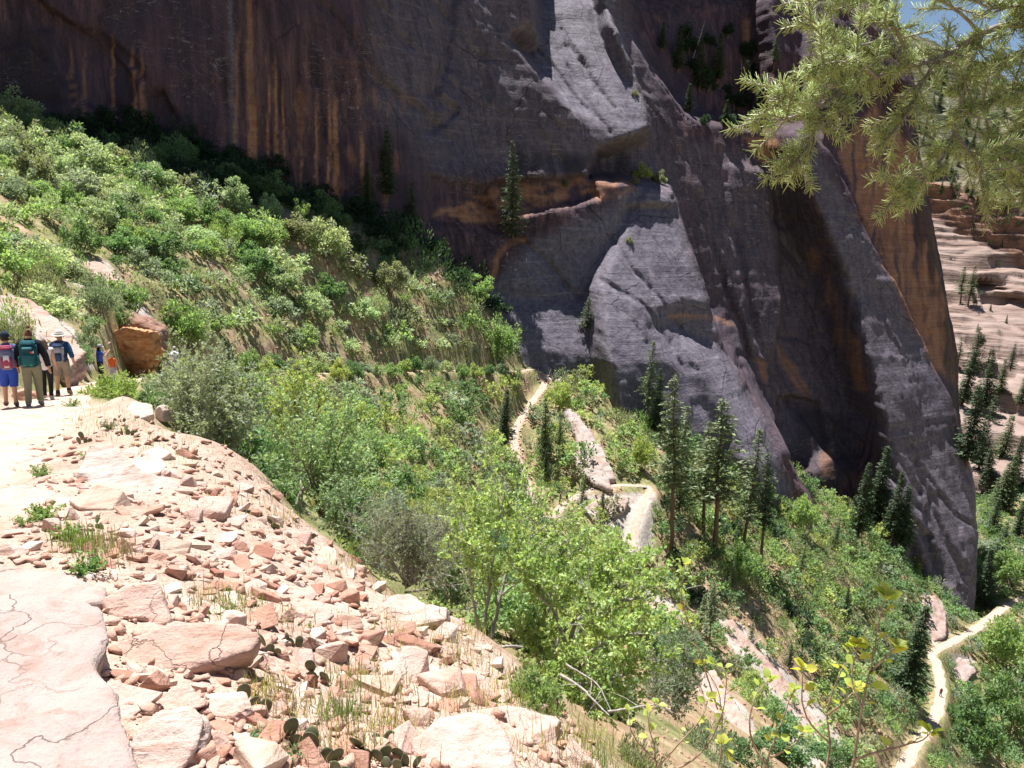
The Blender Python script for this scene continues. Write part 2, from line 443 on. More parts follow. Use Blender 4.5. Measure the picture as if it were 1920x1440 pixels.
BARE = [[(110,485),(200,490),(260,560),(330,660),(350,690),(300,660),(250,570),(180,545),(120,525)],
        [(0,540),(60,560),(140,620),(180,690),(140,700),(60,640),(0,600)],
        [(1000,655),(1090,650),(1100,690),(1060,715),(1010,710)],
        [(1060,760),(1085,780),(1130,850),(1155,900),(1120,900),(1090,850)],
        [(1075,830),(1100,840),(1145,890),(1130,900)],
        [(1085,930),(1200,925),(1240,950),(1170,1000),(1090,960)],
        [(1250,680),(1330,700),(1350,760),(1320,830),(1280,760)],
        [(1340,1160),(1385,1165),(1560,1350),(1600,1440),(1500,1440),(1450,1340)],
        [(1200,1100),(1270,1130),(1290,1180),(1200,1170)],
        [(1310,1250),(1400,1330),(1450,1440),(1370,1440),(1330,1350)],
        [(1165,935),(1230,925),(1222,1045),(1165,1055)],
        [(1730,1110),(1770,1130),(1780,1190),(1750,1210),(1725,1160)],
        [(1785,1225),(1825,1235),(1830,1270),(1795,1290)]]
def mat_ground():
    t = NT('hillside_soil'); v = t.pos()
    zone = t.n('SeparateColor'); t.l(t.attr('zone'), zone.inputs[0])
    n1 = t.noise(v, .22, 6, .65, .6); n2 = t.noise(v, 1.3, 6, .6, .3); n3 = t.noise(v, 14, 5, .6)
    soil = t.ramp(n2, [(.3, (.25, .155, .095)), (.5, (.38, .26, .165)), (.72, (.50, .37, .26))])
    grass = t.ramp(n2, [(.3, (.11, .125, .045)), (.55, (.23, .235, .10)), (.75, (.36, .32, .17))])
    gm = t.ramp(t.math('ADD', n1, t.math('MULTIPLY', n3, .25)), [(.50, 0.), (.68, .9)])
    low = t.math('MULTIPLY', zone.outputs[1], .8)
    gm = t.math('MULTIPLY', gm, t.math('SUBTRACT', 1.0, low))
    col = t.mix(gm, soil, grass)
    n4 = t.noise(t.pos((1, 1, 4)), .9, 7, .7, .5)
    rock = t.ramp(n4, [(.3, (.27, .22, .195)), (.5, (.47, .40, .35)), (.7, (.58, .51, .45))])
    col = t.mix(t.ramp(t.math('ADD', t.math('MULTIPLY', zone.outputs[0], .8), t.math('MULTIPLY', n2, .4)), [(.45, 0.), (.65, 1.)]), col, rock)
    nearc = t.ramp(t.math('ADD', t.math('MULTIPLY', n2, .5), t.math('MULTIPLY', t.noise(v, 30, 4, .6), .5)), [(.3, (.29, .165, .12)), (.48, (.46, .325, .255)), (.65, (.56, .445, .37))])
    col = t.mix(zone.outputs[2], col, nearc)
    h = t.math('ADD', t.math('MULTIPLY', n2, 1.0), t.math('MULTIPLY', n3, .35))
    nb = t.bump(h, .6, .25)
    nb = t.bump(t.noise(v, 45, 4, .6), .5, .015, nb)
    return t.finish(col, .95, nb, .1)
def bvh_of(me):
    n = len(me.vertices); co = np.empty(n * 3, np.float32); me.vertices.foreach_get('co', co)
    k = len(me.polygons); ix = np.empty(len(me.loops), np.int32); me.loops.foreach_get('vertex_index', ix)
    return BVHTree.FromPolygons(co.reshape(-1, 3).tolist(), ix.reshape(k, 4).tolist())
ground_me = build_ground()
GROUND_BVH = bvh_of(ground_me)
def hit(u, v):
    """where the line of sight through a picture point meets the ground"""
    q = GROUND_BVH.ray_cast(Vector((0, 0, 0)), Vector(ray(u, v)).normalized())[0]
    return np.array(q if q is not None else at(u, v, 200.))
def gz(x, y):
    q = GROUND_BVH.ray_cast(Vector((x, y, 400)), Vector((0, 0, -1)))[0]
    return q[2] if q is not None else -50.
ground = obj('ground', ground_me, mat_ground(), kind='structure', label='rocky talus hillside falling to the valley floor')

# ------------------------------------------------------------------ trails
def mat_trail(k=1.0):
    t = NT('trail_dust'); v = t.pos()
    n = t.noise(v, 2.2, 6, .6, .3); n2 = t.noise(v, 25, 4, .6)
    col = t.ramp(n, [(.3, (.40, .30, .25)), (.55, (.50, .41, .355)), (.75, (.56, .49, .44))])
    col = t.mix(t.ramp(n2, [(.55, 0.), (.75, .5)]), col, (.33, .21, .15))
    col = t.mix(1.0, col, (k, k * .93, k * .88, 1), 'MULTIPLY')
    return t.finish(col, .95, t.bump(t.math('ADD', n, t.math('MULTIPLY', n2, .4)), .5, .06), .1)
M_TRAIL = mat_trail(); M_TRAIL_FAR = mat_trail(.95)
TLAB = ['pale dusty footpath leading past the hikers round the hillside', 'thin level footpath crossing the hillside to the cliff corner', 'pale switchback path falling from the cliff corner', 'pale path curving between the switchbacks', 'pale path dropping from the lower switchback', 'pale path winding along the valley floor']
for (P, w), lab in zip(TRAILS, TLAB):
    t = np.gradient(P[:, :2], axis=0); t /= np.linalg.norm(t, axis=1)[:, None] + 1e-9
    nrm = np.stack([-t[:, 1], t[:, 0]], 1)
    cols = np.linspace(-1, 1, 9)
    wob = 1 + .22 * vnoise(np.stack([P[:, 0] / 1.7, P[:, 1] / 1.7, P[:, 2] * 0], -1), 5)
    V = []
    for c in cols:
        xy = P[:, :2] + nrm * (c * w / 2 * wob)[:, None]
        z = P[:, 2] + .045 - .10 * abs(c) ** 6
        V.append(np.c_[xy, z])
    V = np.stack(V, 1)
    n = len(P)
    obj('path', make_mesh('path', V.reshape(-1, 3), grid_faces(n, 9), True), M_TRAIL if lab == TLAB[0] else M_TRAIL_FAR, kind='structure', label=lab)

# ================================================================== CLIFF
BASE = [(-600,110,88),(-400,130,95),(-200,165,101),(0,205,106),(150,240,112),(300,280,117),(450,330,123),(600,390,130),(700,425,135),(800,480,141),(880,540,146),(940,610,150),(1000,665,153),(1060,690,155),(1130,700,158),(1200,750,161),
        (1280,800,166),(1350,850,171),(1430,885,176),(1500,910,181),(1580,960,185),(1650,1020,188),(1720,1085,191),(1780,1130,194),(1822,1168,197)]
def build_cliff():
    B = pxpath(BASE)
    # round the corner and on into the side canyon
    e = B[-1]
    B = np.vstack([B, [e + (3.2, 4, -.5), e + (4.0, 11, -1), e + (2.5, 24, -2), e + (0, 45, -2), e + (-4, 80, 0), e + (-10, 130, 0)]])
    L = np.r_[0, np.cumsum(np.linalg.norm(np.diff(B[:, :2], axis=0), axis=1))]
    # denser sampling in view
    S = np.concatenate([np.linspace(0, L[2], 30), np.linspace(L[2], L[24], 580)[1:], np.linspace(L[24], L[-1], 110)[1:]])
    xb = np.interp(S, L, B[:, 0]); yb = np.interp(S, L, B[:, 1]); zb = np.interp(S, L, B[:, 2])
    ker = np.hanning(31); ker /= ker.sum()
    def sm(a): return np.convolve(np.pad(a, 15, mode='edge'), ker, 'valid')
    xb, yb, zb = sm(xb), sm(yb), sm(zb)
    def key(vals):                                         # value along the foot, given at picture columns
        uu = np.array([b_[0] for b_ in BASE], float)
        return np.interp(S, np.r_[L[:25], L[-1]], np.r_[np.interp(uu, [q[0] for q in vals], [q[1] for q in vals]), vals[-1][1]])
    lean = key([(-600, .14), (560, .15), (660, .22), (740, .30), (820, .355), (900, .38), (960, .385), (1050, .385), (1300, .385), (1600, .37), (1830, .33)])   # metres back for each metre up
    knee = key([(-600, 85), (600, 90), (800, 85), (920, 74), (1000, 70), (1150, 76), (1300, 95), (1500, 115), (1830, 150)])                                          # above this it lies back
    kx = key([(-600, 0), (1150, 0), (1600, .75), (1830, 1)])
    tt = np.linspace(0, 1, 440) ** 1.25
    ZT = 175.0
    Z = (zb - 30)[:, None] + (ZT - zb + 30)[:, None] * tt[None]
    dz = Z - zb[:, None]
    up = np.clip(dz, None, knee[:, None]); ov = np.clip(dz - knee[:, None], 0, None)
    back = lean[:, None] * up + .85 * ov
    q = np.clip(dz, 0, 140)
    X = xb[:, None] - back * .455 * (1 - kx[:, None]) - kx[:, None] * (-.02 * q + .00115 * q * q + .3 * np.clip(dz - 140, 0, None) - .22 * np.clip(dz, -30, 52))
    Y = yb[:, None] + back * .89 + kx[:, None] * (.40 * np.clip(dz, -30, 52))
    V = np.stack([X, Y, Z], -1)
    # outward normal
    du = np.gradient(V, axis=0); dv = np.gradient(V, axis=1)
    N = np.cross(du, dv); N /= np.linalg.norm(N, axis=2)[..., None] + 1e-9
    NH = N.copy(); NH[..., 2] *= 0.2; NH /= np.linalg.norm(NH, axis=2)[..., None] + 1e-9
    u, v, d = proj(V)
    side = (S > L[24] + 1.0)[:, None]
    wr = cliff_relief(u, v) * sstep(L[25] + 8, L[24], S)[:, None]
    p = V; w = 0
    along = S[:, None] * np.ones_like(Z)
    # broad undulation, vertical flutes, level bedding ledges and fine roughness
    w = w + 2.4 * fbm(p / 30., 3, 41) + .9 * fbm(p / np.array([9., 9., 22.]), 4, 42)
    w = w + .35 * fbm(np.stack([along / 2.6 + p[..., 2] * .06, p[..., 2] / 30., along * 0], -1), 3, 43)
    bed = fbm(np.stack([along / 40., p[..., 2] / 1.5 + along * .01, along * 0], -1), 4, 44)
    w = w + .20 * bed + .14 * fbm(p / 1.6, 4, 45)
    cr = 1 - np.abs(fbm(np.stack([along / 9 + p[..., 2] * .10, p[..., 2] / 22., along * 0], -1), 3, 46)) * 2
    w = w - .8 * sstep(.86, 1.0, cr) * sstep(.0, .3, fbm(p / 25., 2, 47) + .12)
    n1 = fbm(p / 8., 3, 51); n2 = fbm(p / 8. + 31, 3, 52)
    def cell(a, b, sd): return _h(np.floor(a), np.floor(b), np.zeros_like(a), sd) - .5
    m1 = sstep(-.05, .2, fbm(p / 34., 3, 53)); m2 = sstep(-.1, .15, fbm(p / 26. + 9, 3, 54))
    w = w + .85 * m1 * cell((along + 5 * n1 + p[..., 2] * .35) / 8.5, (p[..., 2] + 6 * n2) / 17., 55) + .4 * m2 * cell((along + 3 * n2 + p[..., 2] * .3) / 3.3, (p[..., 2] + 3 * n1) / 5.2, 56)
    V = V + NH * w[..., None] + np.array([0, -1.0, 0]) * wr[..., None]
    ns, nz = Z.shape
    me = make_mesh('cliff', V.reshape(-1, 3), grid_faces(ns, nz), True)
    u, v, d = proj(V)
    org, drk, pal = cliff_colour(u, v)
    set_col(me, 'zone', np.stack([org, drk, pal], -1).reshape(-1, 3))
    return me
def ramp_down(u, v, poly, soft, k):
    """inside a part of the wall the slope is laid back: it comes forward by k metres for each 100 px downward"""
    m = pmask(u, v, poly, soft)
    top = min(p[1] for p in poly)
    return m * np.clip(v - top, 0, None) * k / 100.
def warp(u, v, a=7.0):
    q = np.stack([u / 38, v / 38, u * 0], -1)
    return u + a * fbm(q, 4, 91, .6), v + a * fbm(q + 50, 4, 92, .6)
def cliff_relief(u, v):
    w = np.zeros_like(u)
    u, v = warp(u, v)
    # upper bright slab: comes forward downward, ends on a lip
    slab = [(1000, -60), (1115, -60), (1150, 60), (1195, 165), (1225, 260), (1160, 240), (1060, 175), (965, 65), (1010, 50)]
    slab = [(1000, -900), (1135, -900), (1135, -60), (1155, 60), (1198, 165), (1228, 262), (1165, 262), (1060, 185), (965, 68), (1010, 50), (1005, -60)]
    w += pmask(u, v, slab, 15) * (-20.0 + (np.clip(v, -60, 262) + 60) * .0635 + (u - 1100) * .02)
    fl = np.maximum(0, np.sin((u - v * .45) / 11.)) ** 6
    w -= .30 * pmask(u, v, slab, 12) * fl
    # main ridge running from the top edge down to the dome; right of it the wall steps back
    back = [(1135, -200), (1150, -10), (1200, 150), (1222, 245), (1125, 284), (1108, 330), (1190, 340), (1262, 352), (1290, 440), (1345, 600), (1440, 790), (1500, 900), (1660, 1040), (1640, 780), (1560, 520), (1480, 300), (1440, -200)]
    w -= 13.0 * pmask(u, v, back, 14)
    top_recess = [(1180, -200), (1200, 10), (1260, 120), (1330, 200), (1470, 230), (1540, 240), (1560, -200)]
    w -= 10.0 * pmask(u, v, top_recess, 22)
    # great blank wall upper left of the alcove hangs over the ground at its foot
    w -= 1.6 * pmask(u, v, [(860, -300), (1000, -300), (1180, 330), (1040, 325), (900, 335), (820, 300)], 30)
    # alcove with its flat roof
    w -= 3.4 * pmask(u, v, [(905, 345), (1060, 330), (1112, 332), (1120, 372), (1000, 398), (930, 408), (895, 385)], 6)
    w -= 2.4 * pmask(u, v, [(800, 330), (900, 350), (930, 400), (960, 440), (860, 430), (800, 420)], 12)
    # low apron under the alcove and the dome
    apron = [(900, 800), (930, 545), (1010, 560), (1075, 568), (1110, 520), (1165, 395), (1185, 345), (1215, 335), (1262, 362), (1290, 470), (1320, 560), (1345, 640), (1390, 760), (1450, 1200), (1300, 1300), (900, 1300)]
    w += pmask(u, v, apron, 16) * (-.5 + np.clip(v - 555, -300, 100) * .054)
    w += 2.0 * pmask(u, v, [(1172, 385), (1185, 345), (1215, 330), (1262, 358), (1272, 380), (1255, 384)], 5)
    dome = [(1172, 380), (1190, 345), (1215, 338), (1258, 362), (1288, 460), (1320, 560), (1345, 640), (1395, 760), (1440, 900), (1450, 1000), (1150, 1000), (1140, 760), (1122, 640), (1112, 540)]
    ledge = [(1225, 600), (1280, 585), (1380, 605), (1420, 700), (1490, 850), (1505, 930), (1500, 1000), (1380, 1000), (1330, 760), (1270, 640)]
    w += pmask(u, v, dome, 20) * (1 - .85 * pmask(u, v, ledge, 40)) * (7.0 + np.clip(u - 1165 - (v - 400) * .1, 0, 200) * .016 + np.clip(v - 400, -60, 200) * .012)
    w += pmask(u, v, ledge, 24) * (3.0 + np.clip(v - 600, 0, 210) * .055)
    # dark right recess, ribs and caves
    w -= 3.5 * pmask(u, v, [(1490, 330), (1540, 430), (1600, 610), (1640, 780), (1680, 900), (1610, 900), (1530, 800), (1490, 700), (1500, 560)], 12)
    w -= 4.0 * pmask(u, v, [(1500, 770), (1580, 790), (1600, 880), (1530, 930), (1490, 860)], 10)
    w += 2.0 * pmask(u, v, [(1385, 300), (1470, 310), (1500, 600), (1480, 720), (1420, 640), (1385, 480)], 16)
    # outer slab: its left edge stands proud, its lower half lies back
    outer = [(1500, 240), (1550, 280), (1632, 450), (1680, 544), (1735, 653), (1770, 740), (1840, 960), (1850, 1200), (1760, 1140), (1690, 960), (1640, 780), (1590, 560), (1540, 420), (1480, 300)]
    w += 3.0 * pmask(u, v, outer, 8)
    lowslab = [(1655, 1060), (1640, 850), (1655, 800), (1700, 810), (1740, 740), (1775, 760), (1850, 960), (1860, 1180), (1700, 1120)]
    # orange bay right of the outer slab
    w -= 5.0 * pmask(u, v, [(1545, 270), (1632, 450), (1680, 544), (1735, 653), (1757, 694), (1800, 800), (1835, 930), (1900, 930), (1830, 600), (1740, 200), (1600, 100)], 6)
    # overhung dark foot at the far corner
    w -= 2.5 * pmask(u, v, [(1690, 960), (1740, 1000), (1770, 1100), (1760, 1160), (1700, 1090)], 8)
    # arch and cracks
    w -= 1.2 * np.exp(-(line_d(u, v, [(935, 520), (940, 480), (955, 455), (985, 448), (1040, 500), (1090, 560)]) / 5) ** 2)
    for pts, a, s in [([(850, -50), (830, 120), (805, 180), (845, 205), (800, 240)], 2.2, 12), ([(1010, 60), (1075, 150), (1140, 245)], .9, 4), ([(1060, 20), (1110, 130), (1150, 200)], .9, 4), ([(1035, 30), (1095, 150), (1130, 230)], .6, 3),
                      ([(1145, 445), (1195, 520), (1265, 600)], .9, 4), ([(1125, 520), (1190, 560), (1260, 660)], .9, 4), ([(1180, 360), (1215, 540)], .4, 3), ([(1700, 830), (1760, 1000), (1800, 1080)], 1.0, 5), ([(1660, 830), (1720, 920), (1740, 1000)], .8, 4),
                      ([(170, 60), (215, 90), (260, 140)], 1.5, 10), ([(700, 150), (780, 200), (840, 260)], 1.2, 8), ([(1400, 430), (1440, 620), (1500, 760)], 1.6, 7), ([(1330, 360), (1390, 560), (1440, 690)], 1.2, 6)]:
        w -= a * np.exp(-(line_d(u, v, pts) / s) ** 2)
    # shallow overhanging hollows at the upper left
    w -= 2.5 * pmask(u, v, [(60, 0), (110, 30), (200, 90), (250, 160), (240, 220), (140, 190), (90, 100)], 10)
    w -= 1.8 * pmask(u, v, [(270, 180), (300, 170), (330, 230), (300, 260), (270, 240)], 8)
    return w
def cliff_colour(u, v):
    u0, v0 = u, v
    u, v = warp(u, v, 9.0)
    n = fbm(np.stack([u / 14, v / 60, u * 0], -1), 3, 61)
    org = np.zeros_like(u); drk = np.zeros_like(u); pal = np.zeros_like(u)
    # bare orange streaks where water has not blackened the face (lower left)
    for (a, b, w_, top, bot, s) in [(212, 215, 5, 70, 330, .8), (250, 252, 5, 100, 260, .9), (268, 268, 5, 110, 240, .8), (445, 440, 6, 60, 320, .55), (473, 477, 14, 190, 400, 1), (470, 468, 10, -40, 200, .5), (505, 502, 4, 150, 360, .9), (517, 518, 5, 120, 380, .9), (530, 532, 4, 170, 400, .8),
                                    (565, 566, 4, 280, 400, .9), (594, 592, 5, 200, 400, .8), (617, 615, 4, 180, 420, 1), (628, 632, 8, 190, 420, .9), (677, 680, 6, 260, 420, 1), (690, 692, 4, 320, 420, .9), (135, 138, 6, 90, 190, .5), (160, 158, 5, 100, 200, .5), (720, 724, 4, 300, 420, .5)]:
        c = a + (b - a) * (v - top) / (bot - top)
        jag = 1.2 * vnoise(np.stack([v / 7, u * 0 + a, u * 0], -1), 63) + 2.0 * vnoise(np.stack([v / 60, u * 0 + a, u * 0], -1), 64)
        org = np.maximum(org, s * sstep(w_ * .8 + 1, w_ * .8 - 2, np.abs(u0 - c + jag) * (1.5 - .5 * (v - top) / (bot - top))) * sstep(top - 30, top + 30, v) * sstep(bot + 40, bot, v))
    org = np.maximum(org, .45 * sstep(.2, .6, n) * pmask(u, v, [(420, 120), (560, 100), (760, 200), (780, 420), (560, 420), (430, 300)], 50))
    al = pmask(u, v, [(895, 356), (960, 350), (1070, 336), (1180, 342), (1186, 356), (1120, 376), (1010, 396), (960, 412), (850, 424), (815, 405), (830, 385)], 8)
    n2 = fbm(np.stack([u / 22, v / 9, u * 0], -1), 4, 65)
    org = np.maximum(org, al * sstep(-.35, .35, n2 + .3 * n) * .8)
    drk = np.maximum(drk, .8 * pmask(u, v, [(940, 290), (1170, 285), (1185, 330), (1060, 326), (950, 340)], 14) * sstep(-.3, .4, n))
    org = np.maximum(org, .8 * np.exp(-(line_d(u, v, [(930, 520), (936, 480), (955, 455), (985, 450)]) / 5) ** 2))
    n3 = fbm(np.stack([u / 9, v / 120, u * 0], -1), 3, 66)
    org = np.maximum(org, sstep(-.5, .2, n3 + .2) * .72 * pmask(u, v, [(1570, 285), (1632, 450), (1680, 544), (1735, 653), (1757, 694), (1795, 725), (1830, 640), (1790, 520), (1750, 420), (1720, 290), (1640, 200)], 6))
    drk = np.maximum(drk, .8 * pmask(u, v, [(1735, 410), (1760, 520), (1800, 640), (1830, 700), (1800, 560), (1745, 400)], 6))
    drk = np.maximum(drk, .8 * pmask(u, v, [(1700, 380), (1728, 480), (1742, 560), (1762, 650), (1790, 780), (1860, 780), (1820, 500), (1750, 360)], 7) * sstep(-.5, .1, n))
    org = np.maximum(org, .5 * pmask(u, v, [(1500, 470), (1530, 520), (1560, 620), (1590, 700), (1600, 680), (1560, 540), (1530, 460)], 8) * sstep(-.4, .3, n))
    org = np.maximum(org, .5 * pmask(u, v, [(1455, 640), (1490, 680), (1520, 740), (1505, 740), (1470, 690)], 5))
    org = np.maximum(org, .75 * pmask(u, v, [(1590, 620), (1610, 640), (1625, 740), (1605, 730)], 5))
    org = np.maximum(org, .75 * pmask(u, v, [(1420, 670), (1440, 680), (1436, 720), (1424, 700)], 4))
    org = np.maximum(org, .7 * pmask(u, v, [(1535, 850), (1560, 845), (1562, 895), (1540, 890)], 5))
    org = np.maximum(org, .8 * pmask(u, v, [(1395, 255), (1460, 265), (1450, 310), (1420, 300)], 5))
    org = np.maximum(org, .6 * pmask(u, v, [(1390, 40), (1405, 40), (1405, 90), (1392, 90)], 4))
    org = np.maximum(org, .6 * np.exp(-(line_d(u, v, [(1255, 592), (1300, 590), (1375, 605)]) / 4) ** 2))
    # grey slab rock, painted paler on the parts meant to look sunlit
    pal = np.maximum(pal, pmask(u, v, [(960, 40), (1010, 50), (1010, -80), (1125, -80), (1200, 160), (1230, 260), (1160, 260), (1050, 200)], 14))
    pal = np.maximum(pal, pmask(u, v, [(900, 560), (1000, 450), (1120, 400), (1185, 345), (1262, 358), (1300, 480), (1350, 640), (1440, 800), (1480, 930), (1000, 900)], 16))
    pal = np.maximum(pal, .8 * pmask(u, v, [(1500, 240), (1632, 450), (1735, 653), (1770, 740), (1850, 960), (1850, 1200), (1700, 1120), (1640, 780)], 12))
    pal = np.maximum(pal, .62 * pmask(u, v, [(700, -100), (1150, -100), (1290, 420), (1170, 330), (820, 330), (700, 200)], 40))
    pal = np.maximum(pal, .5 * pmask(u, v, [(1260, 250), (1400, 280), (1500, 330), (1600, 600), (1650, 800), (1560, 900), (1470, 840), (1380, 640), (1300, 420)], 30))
    drk = np.maximum(drk, .55 * pmask(u, v, [(1495, 760), (1590, 785), (1605, 880), (1530, 940), (1485, 860)], 10))  # carved cave also darkened in the colour, standing in for shade
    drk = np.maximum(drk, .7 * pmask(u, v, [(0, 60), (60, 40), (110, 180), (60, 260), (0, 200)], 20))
    drk = np.maximum(drk, .65 * np.exp(-(line_d(u, v, [(432, -40), (434, 100), (440, 280)]) / 7) ** 2) * 0)
    pal = np.maximum(pal, .9 * np.exp(-(line_d(u, v, [(430, -40), (434, 100), (441, 270)]) / 6) ** 2))
    return org, drk, pal
def mat_cliff():
    t = NT('cliff_sandstone'); v = t.pos()
    zone = t.n('SeparateColor'); t.l(t.attr('zone'), zone.inputs[0])
    streak = t.noise(t.pos((1, 1, .045), (.05, .2, 0)), .62, 6, .65, .25)
    streak2 = t.noise(t.pos((1, 1, .02), (.05, .2, 0)), 2.3, 4, .6, .1)
    big = t.noise(v, .035, 5, .6, .5)
    fine = t.noise(v, 1.1, 7, .65, .2)
    bed = t.noise(t.pos((.05, .05, 1.2), (.05, .03, 0)), 1.5, 5, .6, .3)
    varn = t.ramp(streak, [(.38, (.042, .023, .030)), (.5, (.095, .051, .060)), (.63, (.175, .089, .092))])
    varn = t.mix(t.ramp(streak2, [(.51, 0.), (.60, .6)]), varn, (.055, .040, .045))
    varn = t.mix(t.ramp(big, [(.42, 0.), (.6, .6)]), varn, (.062, .046, .072))
    grey = t.ramp(t.math('ADD', t.math('MULTIPLY', fine, .6), t.math('MULTIPLY', streak, .4)), [(.3, (.058, .047, .075)), (.5, (.14, .12, .150)), (.7, (.235, .207, .238))])
    grey = t.mix(t.ramp(bed, [(.55, 0.), (.68, .5)]), grey, (.285, .255, .285))
    org = t.ramp(t.math('ADD', t.math('MULTIPLY', streak, .5), t.math('MULTIPLY', bed, .5)), [(.3, (.22, .09, .05)), (.5, (.42, .20, .11)), (.7, (.52, .31, .18))])
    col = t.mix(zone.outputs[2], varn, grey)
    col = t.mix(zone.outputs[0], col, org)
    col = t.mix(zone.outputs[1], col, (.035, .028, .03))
    vein = t.noise(t.pos((.5, .5, 1.6), (.1, .1, 0)), .35, 3, .5, 1.5)
    vm = t.ramp(t.math('ABSOLUTE', t.math('SUBTRACT', vein, .5)), [(.0, .8), (.006, 0.)])
    col = t.mix(t.math('MULTIPLY', vm, t.ramp(t.noise(v, .06, 2), [(.5, 0.), (.6, .8)])), col, (.45, .40, .38))
    h = t.math('ADD', t.math('MULTIPLY', fine, .7), t.math('ADD', t.math('MULTIPLY', bed, .5), t.math('MULTIPLY', streak2, .5)))
    crk = t.n('TexVoronoi', feature='DISTANCE_TO_EDGE'); crk.inputs['Scale'].default_value = .16
    t.l(t.mix(.35, t.pos((1, 1, .35), (.1, .25, .1)), t.n('TexNoise').outputs['Color']), crk.inputs['Vector'])
    ck = t.ramp(crk.outputs['Distance'], [(.0, 0.), (.012, 1.)])
    ckm = t.ramp(t.noise(v, .05, 3), [(.45, 1.), (.6, 0.)])
    ck = t.math('MAXIMUM', ck, ckm)
    col = t.mix(1.0, col, t.mix(ck, (.45, .42, .42), (1, 1, 1)), 'MULTIPLY')
    fl2 = t.noise(t.pos((1, 1, .5)), 4.5, 6, .7, .2)
    col = t.mix(.55, col, t.mix(1.0, col, t.ramp(fl2, [(.3, .45), (.5, 1.), (.7, 1.5)]), 'MULTIPLY'))
    h = t.math('ADD', h, t.math('ADD', t.math('MULTIPLY', ck, .35), t.math('MULTIPLY', fl2, .35)))
    return t.finish(col, .8, t.bump(h, .6, .42), .3)
M_CLIFF = mat_cliff()
cliff_me = build_cliff()
cliff = obj('cliff', cliff_me, M_CLIFF, kind='structure', label='towering sandstone cliff, dark with desert varnish, mostly in shade')
CLIFF_BVH = bvh_of(cliff_me)
def hit_cliff(u, v):
    r = Vector(ray(u, v)); q = CLIFF_BVH.ray_cast(Vector((0, 0, 0)), r.normalized())
    return q[0]

# ------------------------------------------------------------------ far side of the canyon
def build_far():
    # columns of (u, v, depth) from the canyon bed up to the skyline; carried on beyond the picture's edge
    rows = {
        1380: [(900, 320), (760, 365), (640, 405), (520, 450), (400, 490), (370, 496), (320, 500), (210, 580), (100, 680), (0, 780)],
        1560: [(900, 300), (760, 345), (640, 385), (520, 430), (400, 470), (370, 476), (320, 480), (230, 560), (150, 660), (60, 760)],
        1700: [(900, 295), (760, 335), (650, 375), (520, 420), (400, 455), (372, 462), (310, 466), (230, 550), (140, 650), (55, 760)],
        1800: [(900, 290), (760, 330), (650, 370), (540, 410), (450, 440), (435, 446), (355, 450), (275, 540), (185, 640), (95, 740)],
        1920: [(900, 285), (770, 325), (670, 360), (570, 400), (500, 425), (480, 432), (390, 436), (320, 520), (235, 610), (160, 700)],
        2150: [(930, 275), (820, 310), (720, 345), (630, 380), (570, 400), (550, 408), (450, 412), (390, 480), (330, 560), (270, 640)],
    }
    us = np.array(list(rows)); R_ = np.array([rows[k] for k in rows], float)
    G = np.stack([np.stack([us[i] * np.ones(10), R_[i, :, 0], R_[i, :, 1]], -1) for i in range(len(us))])
    W = at(G[..., 0], G[..., 1], G[..., 2])               
    nu, nv = 220, 460
    a = np.linspace(0, 5, nu); b = np.linspace(0, 9, nv)
    T = np.stack([np.stack([np.interp(a, range(6), W[:, j, k]) for j in range(10)], 1) for k in range(3)], -1)
    P = np.stack([np.stack([np.interp(b, range(10), T[i, :, k]) for i in range(nu)], 0) for k in range(3)], -1)
    # ledges: stepped bedding
    z = P[..., 2]
    zt = z + 3.0 * fbm(P / 60., 3, 71)
    P[..., 1] += 5.0 * fbm(P / 25., 4, 72) + 1.2 * fbm(P / 6., 3, 73)
    for st, am in ((9.0, .8), (3.4, .55)):
        zt = P[..., 2] + 5.0 * fbm(P / 70., 3, 71) + 1.6 * fbm(P / 14., 3, 75)
        fr = (zt / st) % 1
        P[..., 2] += am * st * (sstep(.80, 1, fr) - fr) * sstep(.1, -.25, fbm(P / 30., 3, 76 + int(st)))
    P[..., 2] += .5 * fbm(P / np.array([12., 12., 3.]), 4, 74)
    # a shaded bay with an overhang
    u, v, d = proj(P)
    P[..., 1] += 14 * pmask(u, v, [(1835, 532), (1860, 535), (1930, 560), (1990, 575), (1990, 640), (1900, 615), (1850, 580)], 6)
    me = make_mesh('slickrock', P.reshape(-1, 3), grid_faces(nu, nv), True)
    tb = np.broadcast_to(b[None], (nu, nv)).ravel()
    set_col(me, 'zone', np.stack([sstep(4.6, 5.1, tb) * sstep(6.4, 5.9, tb), sstep(5.9, 6.4, tb), tb * 0], -1))
    return me
def mat_far():
    t = NT('slickrock'); zone = t.n('SeparateColor'); t.l(t.attr('zone'), zone.inputs[0])
    bed = t.noise(t.pos((.06, .06, 1), (.06, .04, 0)), .55, 6, .65, .4)
    n = t.noise(t.pos(), .12, 6, .65)
    col = t.ramp(bed, [(.34, (.13, .08, .066)), (.46, (.27, .19, .16)), (.62, (.345, .26, .225))])
    wall = t.ramp(n, [(.35, (.09, .06, .055)), (.5, (.21, .12, .09)), (.65, (.34, .18, .12))])
    col = t.mix(zone.outputs[0], col, wall)
    soil = t.ramp(n, [(.35, (.06, .07, .035)), (.55, (.14, .13, .08)), (.7, (.28, .22, .17))])
    col = t.mix(zone.outputs[1], col, soil)
    return t.finish(col, .9, t.bump(t.math('ADD', bed, t.math('MULTIPLY', n, .5)), .8, 2.0), .1)
far_me = build_far()
obj('slickrock_hill', far_me, mat_far(), kind='structure', label='pale layered slickrock hillside across the canyon')
FAR_BVH = bvh_of(far_me)
def hit_far(u, v):
    return FAR_BVH.ray_cast(Vector((0, 0, 0)), Vector(ray(u, v)).normalized())[0]

